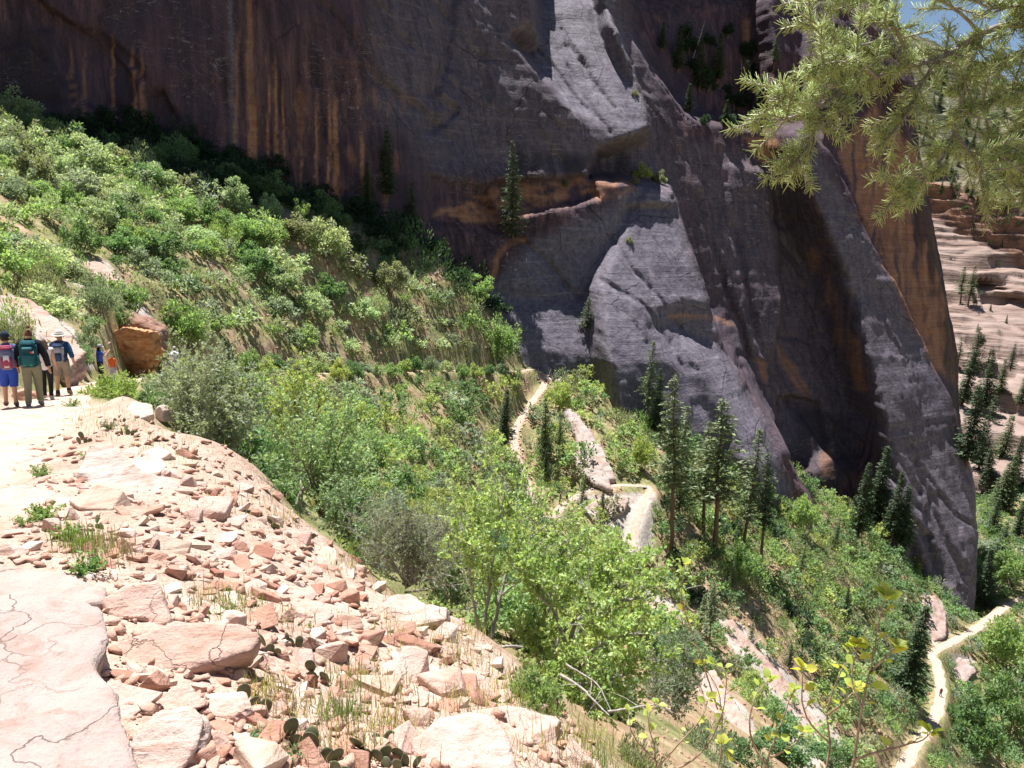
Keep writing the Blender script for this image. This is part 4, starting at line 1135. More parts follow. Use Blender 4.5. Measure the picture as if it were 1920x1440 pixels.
for k, (u, v, hp) in enumerate([(1790, 700, 95), (1805, 760, 110), (1825, 700, 90), (1845, 770, 105), (1875, 740, 70), (1800, 830, 120), (1835, 880, 110), (1900, 900, 90), (1870, 960, 100), (1850, 930, 95), (1905, 1010, 80), (1880, 1050, 80), (1915, 760, 60), (1820, 930, 80), (1895, 690, 50)]):
    a = hit(u, v); b = hit_far(u, v)
    p = np.array(b) if (b is not None and b.length < np.linalg.norm(a)) else a
    if CLIFF_BVH.ray_cast(Vector((0, 0, 0)), Vector(p).normalized(), np.linalg.norm(p))[0] is not None: continue
    d = proj(p)[2]
    put_conifer(p - np.array([0, 0, .5]), hp * d / FPX, [0, 4, 2][k % 3], 'dark' if k % 4 else 'mid', f"{['tall', 'broad', 'slim'][k % 3]} {'dark' if k % 4 else 'sunlit'} conifer {['high', 'midway', 'low'][0 if v < 760 else (1 if v < 900 else 2)]} in the side canyon{', close to the cliff' if u < 1850 else ', near the right edge'}", 'conifers crowding the side canyon', 1.25)
# growth on the dome's top and on the cliff's ledges
for i, (u, v, wpx, lab) in enumerate([(1205, 336, 40, 'grassy green tuft crowning the grey dome'), (1235, 345, 34, 'low scrub on the right of the dome top'), (1190, 346, 22, 'low scrub on the left of the dome top'), (1180, 455, 16, 'tiny bush in a crack of the dome'), (1060, 350, 16, 'small bush under the alcove roof'), (1190, 180, 16, 'small bush clinging to the lit ridge')]):
    q = hit_cliff(u, v)
    if q is None: continue
    d = proj(np.array(q))[2]
    put_shrub(q, wpx * .7 * d / FPX, wpx * d / FPX, 'olive' if i else 'yellow-green', 1, lab)

# ================================================================== FOREGROUND ROCKS
M_ROCK = mat_rock('pink_sandstone')
M_CHIPS = mat_rock('stone_chips', (.93, .81, .745), 1.0, .2, True)
M_SCREE = mat_rock('hillside_stones', (.80, .68, .60), .4, .2, True)
M_ROCK_FAR = mat_rock('hillside_sandstone', (1, 1, 1), .22, .25)
def mat_orange():
    t = NT('orange_sandstone'); v = t.pos()
    n = t.noise(t.pos((1, 1, 2.2)), .9, 6, .65, .6); f = t.noise(v, 8, 5)
    col = t.ramp(n, [(.32, (.30, .13, .065)), (.5, (.58, .29, .15)), (.68, (.66, .43, .27))])
    return t.finish(col, .9, t.bump(t.math('ADD', n, t.math('MULTIPLY', f, .4)), .6, .15), .15)
M_ORANGE = mat_orange()
def plane_pt(u, v, p0, n):
    r = ray(u, v); return r * (np.dot(p0, n) / np.dot(r, n))
def traced_rock(name, label, outline, p0, n, thick, voxel, mat, amp=.02, layer=.012, seed=0, inset=.86, cat='rock', color=None, drop=None, fr=6.0):
    """a slab whose upper face has the traced outline on the plane (p0, n), with real thickness, broken edges and bedding"""
    n = np.array(n, float); n /= np.linalg.norm(n); p0 = np.asarray(p0, float)
    top = np.array([plane_pt(u, v, p0, n) for u, v in outline])
    c = top.mean(0); dn = -n * thick if drop is None else np.array(drop, float)
    g = np.random.default_rng(seed)
    mid = c + (top - c) * (1.02 + g.uniform(-.03, .05, (len(top), 1))) + dn * .45
    bot = c + (top - c) * inset + dn
    bm = bmesh.new()
    rings = [[bm.verts.new(q) for q in R_] for R_ in (top, mid, bot)]
    bm.faces.new(rings[0]); bm.faces.new(rings[2][::-1])
    k = len(top)
    for a, b in ((0, 1), (1, 2)):
        for i in range(k):
            bm.faces.new([rings[a][i], rings[b][i], rings[b][(i + 1) % k], rings[a][(i + 1) % k]])
    bmesh.ops.recalc_face_normals(bm, faces=bm.faces[:])
    me = bpy.data.meshes.new(name); bm.to_mesh(me); bm.free()
    o = bpy.data.objects.new(name, me); COL.objects.link(o)
    md = o.modifiers.new('r', 'REMESH'); md.mode = 'VOXEL'; md.voxel_size = voxel
    ev = o.evaluated_get(bpy.context.evaluated_depsgraph_get())
    m2 = bpy.data.meshes.new_from_object(ev)
    bpy.data.objects.remove(o); bpy.data.meshes.remove(me)
    co = np.empty(len(m2.vertices) * 3, np.float32); m2.vertices.foreach_get('co', co); co = co.reshape(-1, 3).astype(float)
    no = np.empty(len(m2.vertices) * 3, np.float32); m2.vertices.foreach_get('normal', no); no = no.reshape(-1, 3)
    hgt = co @ n
    L = layer * np.sign(vnoise(np.stack([hgt * fr * 4, hgt * 0 + seed, co @ np.array([.3, .2, 0]) * fr * .3], -1), seed)) * (1 - np.abs(no @ n))
    w = amp * fbm(co * fr, 4, seed + 1) + amp * .5 * fbm(co * fr * 4.1, 3, seed + 2) + L
    co = co + no * w[:, None]
    m2.vertices.foreach_set('co', co.astype(np.float32).ravel()); m2.update()
    m2.polygons.foreach_set('use_smooth', np.ones(len(m2.polygons), bool))
    m2.materials.clear()
    return obj(name, m2, mat, None, label, cat, None, None, color)
UP = (0, 0, 1)
def gp(u, v, lift=0.0): return hit(u, v) + np.array([0, 0, lift])
TRACED = [
 ('rock_slab', 'huge smooth pale pink bedrock slab filling the bottom left corner', [(-160,1130),(60,1105),(190,1135),(202,1190),(178,1245),(215,1300),(238,1370),(262,1440),(285,1560),(-160,1560)], (100,1300), .10, (.10,.10,1), .38, .022, .014, .006, .93, (.60,.575,.575)),
 ('rock_slab', 'smooth pale bedrock shelf with a cracked edge behind the corner slab', [(-120,1065),(40,1060),(120,1075),(205,1098),(198,1128),(60,1142),(-120,1160)], (80,1100), .06, (.08,.06,1), .30, .025, .012, .006, .95, (.62,.585,.575)),
 ('rock_slab', 'long tilted reddish slab with lichen bridging a dark hollow', [(198,1212),(262,1190),(330,1166),(452,1170),(487,1192),(470,1217),(360,1250),(250,1252),(192,1240)], (340,1215), .20, (.10,-.42,1), .13, .013, .010, .010, .96, (.78,.66,.6)),
 ('rock', 'blocky red broken boulder leaning above the long tilted slab', [(193,1125),(235,1100),(292,1088),(318,1165),(288,1182),(212,1160)], (255,1150), .10, (.15,-.75,1), .26, .014, .013, .010, .9, (.86,.74,.68)),
 ('rock', 'lichen spotted cream rock in front of the corner slab', [(238,1395),(290,1332),(350,1318),(388,1345),(372,1402),(330,1470),(262,1490)], (315,1400), .10, (.1,-.5,1), .22, .012, .013, .010, .85, (.86,.82,.79)),
 ('rock', 'small layered stack of pale stone beside the dark hollow', [(385,1303),(456,1298),(464,1330),(440,1348),(388,1346)], (425,1325), .10, (.05,-.45,1), .16, .010, .008, .016, .9, (1.0,.9,.85)),
 ('rock', 'curved reddish rock lying under the front of the long slab', [(285,1310),(330,1285),(365,1290),(392,1318),(350,1335),(300,1330)], (335,1312), .07, (.1,-.4,1), .15, .010, .010, .010, .9, (.85,.72,.66)),
 ('rock', 'big pink boulder cut by the bottom edge', [(768,1385),(830,1342),(902,1330),(952,1372),(972,1440),(965,1540),(860,1520),(780,1440)], (870,1420), .16, (.0,-.35,1), .38, .018, .018, .008, .88, (.88,.80,.76)),
 ('rock_slab', 'flat pink slab at the brink right of the big bottom boulder', [(878,1332),(952,1320),(1058,1346),(1042,1368),(960,1374),(900,1352)], (965,1350), .08, (.05,-.25,1), .2, .014, .012, .008, .9, (.88,.80,.76)),
 ('rock_slab', 'large grey-pink slab sloping down beside the perched stone', [(148,885),(168,836),(206,830),(262,878),(330,903),(345,935),(262,938),(180,915)], (240,900), .10, (.45,-.35,1), .4, .028, .02, .010, .92, (.92,.9,.88)),
 ('rock', 'rounded grey stone perched on top of the sloping slab', [(243,866),(275,850),(302,855),(314,872),(296,890),(260,887)], (280,872), .26, (.1,-.25,1), .2, .016, .015, .008, .8, (.98,.97,.95)),
 ('rock', 'pale flat stone lying behind the perched grey stone', [(264,848),(298,835),(320,848),(302,860),(275,858)], (293,848), .12, (.1,-.15,1), .2, .016, .012, .008, .9, (1.08,1.04,1.0)),
 ('rock', 'dark brown block at the middle of the rubble', [(608,1162),(640,1146),(676,1155),(684,1180),(640,1186)], (645,1165), .10, (.1,-.6,1), .2, .012, .012, .010, .9, (.72,.6,.52)),
 ('rock_slab', 'thin slab leaning on the dark brown block', [(545,1128),(600,1128),(625,1150),(600,1172),(560,1150)], (585,1150), .08, (.1,-.35,1), .12, .012, .010, .008, .92, (.86,.76,.70)),
 ('rock', 'large pale lichened boulder at the edge below the twiggy bush', [(688,1152),(732,1115),(770,1111),(802,1132),(842,1136),(838,1162),(762,1178),(700,1172)], (765,1150), .14, (.0,-.3,1), .35, .018, .020, .008, .9, (.90,.87,.82)),
 ('rock', 'sharp wedge of pale stone at the brink near the curved dead branch', [(848,1266),(880,1254),(908,1270),(932,1308),(892,1302)], (888,1282), .09, (.1,-.3,1), .16, .012, .010, .008, .9, (.88,.82,.78)),
 ('rock', 'arched pink stone beside the prickly pears', [(478,1240),(498,1222),(514,1230),(528,1268),(500,1264)], (503,1250), .10, (.3,-.6,1), .12, .010, .010, .008, .85, (.98,.84,.76)),
 ('rock', 'pale upright stone at the edge in front of the silvery bush', [(290,790),(290,766),(299,760),(306,770),(308,792)], (299,790), .0, (0,-1,.2), .4, .022, .015, .01, .9, (.98,.96,.94)),
 ('rock', 'low pale rock ridge left of the upright stone', [(232,770),(250,752),(285,757),(288,778),(255,785)], (262,772), .2, (.2,-.4,1), .4, .028, .02, .01, .9, (1.0,.94,.9)),
 ('rock_slab', 'pale bedrock step on the left, below the footpath', [(-60,935),(40,905),(130,925),(150,950),(60,985),(-60,990)], (40,945), .06, (.05,-.15,1), .3, .03, .018, .008, .95, (.82,.78,.75)),
 ('rock_slab', 'pale bedrock step by the leftmost green weeds', [(-80,865),(30,850),(120,860),(140,885),(50,900),(-80,905)], (30,875), .06, (.05,-.15,1), .3, .03, .018, .008, .95, (.82,.78,.76)),
]
for i, (nm, lab, ol, c, lift, nrm, th, vx, am, ly, ins, colr) in enumerate(TRACED):
    traced_rock(nm, lab, ol, gp(c[0], c[1], lift), nrm, th, vx, M_ROCK, am, ly, 300 + i * 7, ins, 'rock', colr)
# overhang by the path, grey rock ribs on the hillside
pO = at(240, 665, 46.5)
traced_rock('boulder', 'rusty boulder beside the path behind the backpackers', [(2,765),(6,742),(40,730),(78,738),(84,765),(40,772)], at(35, 752, 20.5), (0, -1, .35), 1.0, .05, M_ROCK, .05, .02, 399, .85, 'boulder', (.75, .58, .48), None, 3.)

traced_rock('boulder', 'large boulder with a shaded orange overhanging face beside the path', [(192,660),(198,624),(230,612),(280,621),(285,655),(274,686),(250,704),(222,702),(200,686)], pO, (.12, -1, -.62), 2.6, .09, M_ORANGE, .24, .12, 401, .95, 'boulder', None, (-.4, 2.4, -.6), 1.2)
traced_rock('rock_ledge', 'brown layered rock ledge above the orange overhang', [(118,640),(130,604),(160,588),(210,590),(262,604),(292,620),(290,660),(205,690),(150,680)], at(210, 628, 48.0), (.1, -1, .45), 3, .10, M_ROCK_FAR, .22, .14, 411, .95, 'rock', (.50, .38, .32), (-.3, 3.0, -.2), 1.2)
for i, (ol, c, col, lab) in enumerate([
  ([(115,490),(195,490),(235,530),(200,545),(140,530)], (170,515), (.8,.75,.7), 'pale bare rock outcrop high on the left slope'),
  ([(268,640),(285,600),(300,620),(345,690),(330,700),(290,670)], (300,655), (.75,.72,.70), 'grey bare rib running down to the path past the boulder'),
  ([(0,552),(55,560),(110,600),(160,660),(130,690),(60,640),(0,610)], (70,615), (.72,.68,.64), 'pale tilted rock slope right above the backpackers'),
  ([(1062,768),(1082,775),(1128,838),(1155,895),(1130,902),(1092,840)], (1108,840), (.72,.72,.73), 'upper of two long grey slabs inside the switchback'),
  ([(1070,845),(1095,838),(1130,880),(1148,918),(1115,905),(1085,875)], (1110,880), (.72,.72,.73), 'lower of two long grey slabs inside the switchback'),
  ([(1095,945),(1135,930),(1178,930),(1172,955),(1150,968),(1115,960)], (1140,948), (.78,.77,.76), 'pale smooth rock inside the lower path loop'),
  ([(1258,690),(1300,690),(1340,740),(1352,800),(1325,830),(1290,770)], (1305,760), (.7,.69,.68), 'pale rock apron between the slim firs and the slab'),
  ([(1340,1170),(1375,1160),(1470,1270),(1560,1385),(1530,1400),(1430,1290)], (1450,1280), (.74,.66,.62), 'long pale pink rib running down the gravel slope'),
  ([(1305,1262),(1340,1255),(1420,1380),(1440,1460),(1390,1460),(1340,1350)], (1370,1350), (.76,.68,.64), 'nearer pale pink rib running down the gravel slope'),
  ([(1728,1120),(1752,1112),(1778,1150),(1776,1195),(1752,1205),(1732,1165)], (1752,1160), (.75,.68,.66), 'grey-brown block at the bend of the valley path'),
  ([(1785,1228),(1822,1236),(1830,1262),(1805,1290),(1790,1262)], (1806,1258), (.72,.68,.68), 'grey slab below the bend of the valley path'),
  ([(1205,1120),(1262,1130),(1290,1170),(1250,1185),(1210,1160)], (1245,1150), (.76,.67,.63), 'pale pink rock behind the leafy bush')]):
    p = hit(*c); d = proj(p)[2]
    e = .02 * d
    pa, pb, pc = hit(c[0] - 25, c[1] + 15), hit(c[0] + 25, c[1] + 18), hit(c[0], c[1] - 25)
    nn = np.cross(pb - pa, pc - pa); nn /= np.linalg.norm(nn)
    if nn[2] < 0: nn = -nn
    nn = nn * .6 + np.array([0, -.25, .55])
    traced_rock('rock_outcrop', lab, ol, p + np.array([0, -.2, .004 * d + .15]), nn, .02 * d + 1.0, max(.05, d * .0022), M_ROCK_FAR, .0028 * d, .0018 * d, 420 + i * 5, .95, 'rock', col, None, 60. / d)

def hull_proto(seed, dims, npt=16, bev=.05):
    g = np.random.default_rng(seed)
    p = g.uniform(-1, 1, (npt, 3)); k = np.abs(p).max(1)[:, None]; p = p / k * g.uniform(.72, 1.0, (npt, 1)); p = p * np.array(dims)
    bm = bmesh.new()
    for q in p: bm.verts.new(q)
    r = bmesh.ops.convex_hull(bm, input=bm.verts[:])
    junk = [v for v in bm.verts if not v.link_faces]
    if junk: bmesh.ops.delete(bm, geom=junk, context='VERTS')
    bmesh.ops.dissolve_limit(bm, angle_limit=.22, verts=bm.verts[:], edges=bm.edges[:])
    if bev:
        bmesh.ops.bevel(bm, geom=bm.edges[:], offset=bev * min(dims), segments=1, affect='EDGES', clamp_overlap=True)
    bmesh.ops.triangulate(bm, faces=[f for f in bm.faces if len(f.verts) > 4])
    me = bpy.data.meshes.new('rock'); bm.to_mesh(me); bm.free()
    me.materials.append(M_ROCK)
    return me
ROCKP = [hull_proto(500 + i, d) for i, d in enumerate([(1, .7, .28), (1, .8, .22), (1, .55, .4), (1, .75, .55), (.9, .8, .6), (1, .6, .3), (1, .5, .5), (1, .85, .35), (1, .65, .2), (.8, .7, .7), (1, .45, .3), (1, .7, .45)])]
RSHAPE = ['flat slab of stone', 'thin flat stone', 'long stone', 'angular block', 'chunky block', 'flat long stone', 'stubby bar of stone', 'broad flat stone', 'thin plate of stone', 'squat lump of stone', 'narrow stone', 'angular stone']
RREG = [((230, 950), 'below the sloping grey-pink slab'), ((120, 920), 'by the left weeds'), ((350, 1000), 'at the top of the rubble'), ((470, 1010), 'in the upper rubble'), ((560, 1040), 'on the right of the upper rubble'), ((400, 1090), 'above the long tilted slab'), ((560, 1130), 'in the middle of the rubble'), ((660, 1110), 'at the right brink of the rubble'), ((350, 1140), 'beside the blocky red boulder'), ((600, 1220), 'among the prickly pears'), ((720, 1220), 'on the lower rubble'), ((820, 1260), 'near the sharp wedge'), ((700, 1320), 'on the bottom rubble'), ((560, 1320), 'in the bottom weeds'), ((330, 1300), 'in the hollow under the long slab'), ((470, 1380), 'at the bottom edge'), ((850, 1330), 'beside the big bottom boulder'), ((100, 850), 'along the footpath edge'), ((1000, 1400), 'at the bottom brink'), ((450, 910), 'on the dry upper slope'), ((200, 800), 'on the bank below the backpackers'), ((250, 1170), 'on the rubble shelf behind the long slab')]
RCOL = [('pale pink', (.86, .75, .70)), ('cream', (.95, .91, .87)), ('rusty', (.72, .51, .42)), ('dull red', (.56, .37, .30)), ('buff', (.84, .77, .68))]
def scatter_rocks():
    g = np.random.default_rng(41)
    dense = [(190, 905), (330, 890), (470, 950), (580, 1010), (720, 1105), (850, 1200), (925, 1290), (880, 1330), (760, 1330), (620, 1250), (500, 1190), (350, 1060), (200, 985)]
    shelf_poly = [(0, 840), (150, 790), (280, 790), (520, 920), (720, 1090), (920, 1220), (1050, 1340), (1120, 1440), (250, 1440), (200, 1250), (330, 1170), (150, 1080), (0, 1050)]
    spots = []; out = []
    tr = [np.array(t[2], float) for t in TRACED]
    for k in range(9000):
        u, v = g.uniform(0, 1120), g.uniform(770, 1440)
        m = poly_sd(np.array(u), np.array(v), dense) > 0
        inside = poly_sd(np.array(u), np.array(v), shelf_poly) > 0
        if not inside: continue
        if not m and g.uniform() > .3: continue
        p = hit(u, v); d = proj(p)[2]
        if d > 17 or shelf(p[0], p[1]) < .3: continue
        s_ = (.05 + .105 * g.uniform() ** 1.9) * (1.15 if m else .8)
        if m and g.uniform() < .26: s_ *= 1.65
        spx = s_ * FPX / d
        if any((u - a) ** 2 + ((v - b) * 1.5) ** 2 < ((spx + c) * .5) ** 2 for a, b, c in spots): continue
        if any(poly_sd(np.array(u), np.array(v), t) > -4 for t in tr): continue
        spots.append((u, v, spx)); out.append((p, s_, u, v, d, spx))
    out.sort(key=lambda q: -q[5])
    return out, g
RK, g3 = scatter_rocks()
print('ROCKS', len(RK))
labs = []
for (p, s_, u, v, d, spx) in RK[:295]:
    pr = int(g3.integers(len(ROCKP))); ci = int(g3.choice(5, p=[.34, .17, .23, .14, .12]))
    size = 'small' if s_ < .06 else ('mid-sized' if s_ < .1 else 'large')
    reg = min(RREG, key=lambda r: (r[0][0] - u) ** 2 + ((r[0][1] - v) * 1.2) ** 2)[1]
    labs.append((f'{size} {RCOL[ci][0]} {RSHAPE[pr]} {reg}', pr, ci))
lc = {}
for l in labs: lc[l[0]] = lc.get(l[0], 0) + 1
for n_, ((p, s_, u, v, d, spx), (lab, pr, ci)) in enumerate(zip(RK[:295], labs)):
    if lc[lab] > 1:
        tw_ = sorted([j for j in range(len(labs)) if labs[j][0] == lab], key=lambda j: RK[j][2])
        lab = f'{ORD[min(tw_.index(n_), 5)]} from left, ' + lab
    if len(lab.split()) > 16: lab = lab.replace('mid-sized ', '').replace('from left, ', '')
    if len(lab.split()) > 16: lab = ' '.join(lab.split()[:16])
    o = obj('rock', ROCKP[pr], None, None, lab, 'rock', 'broken stones of the foreground rubble')
    o.location = (p[0], p[1], p[2] - s_ * .02); o.scale = (s_ * g3.uniform(.85, 1.2),) * 3
    o.rotation_euler = (g3.normal() * .32, g3.normal() * .32, g3.uniform(0, 6.28))
    c = RCOL[ci][1]; k = g3.uniform(.92, 1.06); o.color = (c[0] * k, c[1] * k, c[2] * k, 1)
# smaller stones and chips
def gravel():
    g = np.random.default_rng(43); V = []; F = []; n = 0
    prot = []
    for me in [hull_proto(560 + i, (1, .7, .3 + .05 * i), 9, 0) for i in range(5)]:
        me.calc_loop_triangles()
        co = np.array([v.co for v in me.vertices]); f = np.array([t.vertices for t in me.loop_triangles]); prot.append((co, f))
    items = [(q[0], q[1]) for q in RK[295:]]
    tries = 0; big_ = [t[2] for t in TRACED[:2]]
    while len(items) < 2300 and tries < 14000:
        tries += 1
        u, v = g.uniform(0, 1120), g.uniform(780, 1440)
        q = hit(u, v)
        if shelf(q[0], q[1]) < .4 or any(poly_sd(np.array(u), np.array(v), t) > -2 for t in big_): continue
        items.append((q, (.006 + .04 * g.uniform() ** 3) * (1 + np.linalg.norm(q) * .05)))
    for p, s_ in items:
        co, f = prot[int(g.integers(5))]
        a = Quaternion(Vector(g.normal(size=3)), g.uniform(0, 1.2)).to_matrix() @ Matrix.Rotation(g.uniform(0, 6.28), 3, 'Z')
        V.append((co * s_) @ np.array(a).T + np.array([p[0], p[1], p[2] + s_ * .2])); F.append(f + n); n += len(co)
    me = make_mesh('rubble', np.vstack(V), np.vstack(F))
    obj('rubble', me, M_CHIPS, None, 'stone chips and gravel strewn over the foreground', None, None, 'stuff')
gravel()
# loose stones on the far gravel slope and along the upper path
def far_stones():
    g = np.random.default_rng(44); V = []; F = []; n = 0
    prot = []
    for me in [hull_proto(580 + i, (1, .75, .5), 10, 0) for i in range(5)]:
        me.calc_loop_triangles(); prot.append((np.array([v.co for v in me.vertices]), np.array([t.vertices for t in me.loop_triangles])))
    for poly, cnt_ in [([(1200, 1100), (1340, 1060), (1480, 1150), (1680, 1380), (1650, 1440), (1240, 1440)], 900), ([(1000, 640), (1100, 640), (1110, 720), (1010, 720)], 160), ([(960, 700), (1240, 720), (1260, 900), (1000, 960)], 260), ([(100, 480), (720, 480), (760, 680), (300, 690), (100, 600)], 420), ([(420, 700), (900, 700), (950, 950), (600, 900)], 300), ([(1250, 900), (1700, 1050), (1700, 1250), (1400, 1150)], 400)]:
        us = np.array(poly); k = 0
        while k < cnt_:
            u, v = g.uniform(us[:, 0].min(), us[:, 0].max()), g.uniform(us[:, 1].min(), us[:, 1].max())
            k += 1
            if poly_sd(np.array(u), np.array(v), poly) < 0: continue
            p = hit(u, v); d = proj(p)[2]; s_ = g.uniform(1.2, 5) ** 1.15 * d / FPX
            co, f = prot[int(g.integers(5))]
            a = Quaternion(Vector(g.normal(size=3)), g.uniform(0, 1.0)).to_matrix() @ Matrix.Rotation(g.uniform(0, 6.28), 3, 'Z')
            V.append((co * s_) @ np.array(a).T + p + np.array([0, 0, s_ * .2])); F.append(f + n); n += len(co)
    me = make_mesh('scree', np.vstack(V), np.vstack(F))
    obj('scree', me, M_SCREE, None, 'loose stones scattered over the hillside', None, None, 'stuff')
far_stones()
# stones edging the switchbacks
g5 = np.random.default_rng(45)
for (P, w), lab, sgn in [(TRAILS[2], 'low red stone edging along the upper switchback', 1)]:
    e = obj('stone_edging', None, None, None, lab, 'stone wall')
    t = np.gradient(P[:, :2], axis=0); t /= np.linalg.norm(t, axis=1)[:, None]
    i = 0.0
    while i < len(P) - 1:
        k = int(i); nrm = np.array([-t[k, 1], t[k, 0]]) * sgn
        o = obj('stone', ROCKP[int(g5.choice([3, 4, 11]))], None, e)
        q = P[k, :2] + nrm * (w / 2 + .15)
        s_ = g5.uniform(.14, .34)
        o.location = (q[0] + g5.normal() * .12, q[1] + g5.normal() * .12, P[k, 2] + .02); o.scale = (s_, s_, s_ * .9); o.rotation_euler = (0, 0, math.atan2(t[k, 1], t[k, 0]) + g5.normal() * .3); o.color = (.9, .66, .55, 1)
        i += (s_ * 2.0 + g5.uniform(0, .5)) / .5

# ================================================================== NEAR PLANTS
def bush(seed, stems, n_twig, twig_len, leaf, leaves_per, thick=.02, sub=5, jitter=.35, up=.3, dirbias=(0, 0, .5)):
    """woody bush: given main stems (point lists), side branches, twigs and leaves; returns wood and leaf meshes"""
    g = np.random.default_rng(seed)
    wb = MB(); P = []; D = []
    def rnd(): return g.normal(size=3)
    for st in stems:
        st = resample(np.array(st, float), .05) if len(st) > 2 else np.linspace(st[0], st[-1], 16)
        st = st + np.cumsum(g.normal(size=st.shape) * .004, 0)
        L = np.linalg.norm(np.diff(st, axis=0), axis=1).sum()
        rad = np.linspace(thick, thick * .25, len(st)) * g.uniform(.8, 1.1)
        wb.tube(st, rad, 6)
        for b in range(sub):
            i = int(g.uniform(.25, .97) * (len(st) - 1)); t = st[min(i + 1, len(st) - 1)] - st[max(i - 1, 0)]; t /= np.linalg.norm(t) + 1e-9
            dr = t * .7 + rnd() * .6 + np.array(dirbias); dr /= np.linalg.norm(dr)
            bl = L * g.uniform(.22, .45)
            k = np.linspace(0, 1, 7)[:, None]
            br = st[i] + dr * bl * k + (rnd() * .12 + np.array([0, 0, .1])) * bl * k ** 2
            wb.tube(br, np.linspace(rad[i] * .55, .0015, 7), 4, False)
            for w_ in range(n_twig):
                j = g.uniform(.25, 1); c = br[0] + (br[-1] - br[0]) * j + (br[3] - (br[0] + br[-1]) / 2) * (1 - (2 * j - 1) ** 2)
                d2 = dr * .6 + rnd() * .75 + np.array(dirbias) * .6; d2 /= np.linalg.norm(d2)
                tl = twig_len * g.uniform(.5, 1.3)
                e = c + d2 * tl
                wb.tube([c, (c + e) / 2 + rnd() * tl * .06, e], [.0025, .0018, .0008], 3, False)
                m = leaves_per; tt = g.uniform(.1, 1.05, m)[:, None]
                off = g.normal(size=(m, 3)); off /= np.linalg.norm(off, axis=1)[:, None]
                P.append(c + (e - c) * tt + off * leaf * g.uniform(.4, 1.4, (m, 1))); D.append(off + d2 * .7)
    lb = MB(); P = np.vstack(P); D = np.vstack(D)
    lb.leaves(P, leaf * g.uniform(.6, 1.25, len(P)), up, .5, D, g)
    return wb.mesh('stems', True), lb.mesh('leaves')
def place_bush(name, label, seed, base, stems, col, mat_wood, cat='shrub', leafmat=None, **kw):
    wm, lm = bush(seed, stems, **kw)
    e = obj(name, None, None, None, label, cat, None, None, None, None)
    e.location = Vector(base)
    for nm, me, mt in (('branches', wm, mat_wood), ('leaves', lm, leafmat or M_LEAF_NEAR)):
        co = np.empty(len(me.vertices) * 3, np.float32); me.vertices.foreach_get('co', co)
        co = co.reshape(-1, 3) - np.array(base, np.float32); me.vertices.foreach_set('co', co.astype(np.float32).ravel()); me.update()
        o = obj(nm, me, mt, e)
        if nm == 'leaves': set_col(me, 'tint', np.ones((len(me.vertices), 3))); o.color = (*col, 1)
    return e
def S(*pts): return [at(u, v, d) for u, v, d in pts]
def fan(seed, base_px, d0, tips, jit=.25):
    """stems from one foot to several tips (u, v), each at a depth of its own"""
    g = np.random.default_rng(seed); b = at(base_px[0], base_px[1], d0); out = []
    for (u, v) in tips:
        t = at(u, v, d0 * (1 + g.uniform(-jit, jit) * .35))
        m = b * .5 + t * .5 + np.array([g.normal() * .04, g.normal() * .04, .05]) * np.linalg.norm(t - b)
        out.append([b + g.normal(size=3) * .03, m, t])
    return out
# the big bright leafy bush at the brink
place_bush('leafy_bush', 'large bright leafy bush with grey stems at the brink, centre bottom', 701, at(1000, 1230, 7.4),
    [S((905,1225,7.2),(912,1150,7.2),(925,1080,7.1),(930,1010,7.1),(945,920,7.0)), S((912,1225,7.2),(935,1130,7.3),(960,1060,7.4),(1010,1000,7.5),(1060,965,7.6)), S((905,1225,7.2),(890,1130,7.0),(880,1060,7.0),(890,990,7.0)),
     S((1000,1230,7.2),(1020,1150,7.2),(1040,1080,7.3),(1070,1010,7.4)), S((1070,1200,7.0),(1090,1160,7.0),(1130,1120,7.0),(1175,1090,7.0),(1215,1065,7.0)), S((1070,1205,7.0),(1110,1165,6.9),(1170,1130,6.8),(1290,1110,6.7)), S((1060,1210,7.0),(1040,1150,6.9),(1000,1100,6.9),(975,1040,6.9)),
     S((1060,1260,6.8),(1100,1230,6.7),(1160,1200,6.6),(1230,1190,6.5)), S((1040,1280,6.8),(1090,1280,6.6),(1140,1270,6.5),(1200,1260,6.4)), S((1020,1270,6.9),(1000,1220,6.9),(980,1180,6.9)), S((1050,1270,6.8),(1070,1310,6.6),(1110,1330,6.5),(1160,1340,6.4)), S((1030,1240,7.0),(1060,1180,7.1),(1110,1130,7.2),(1140,1060,7.3)), S((1000,1260,6.8),(1010,1290,6.6),(1050,1310,6.5))],
    (.42, .54, .20), M_BARK_PALE, n_twig=8, twig_len=.19, leaf=.023, leaves_per=15, thick=.021, sub=13)
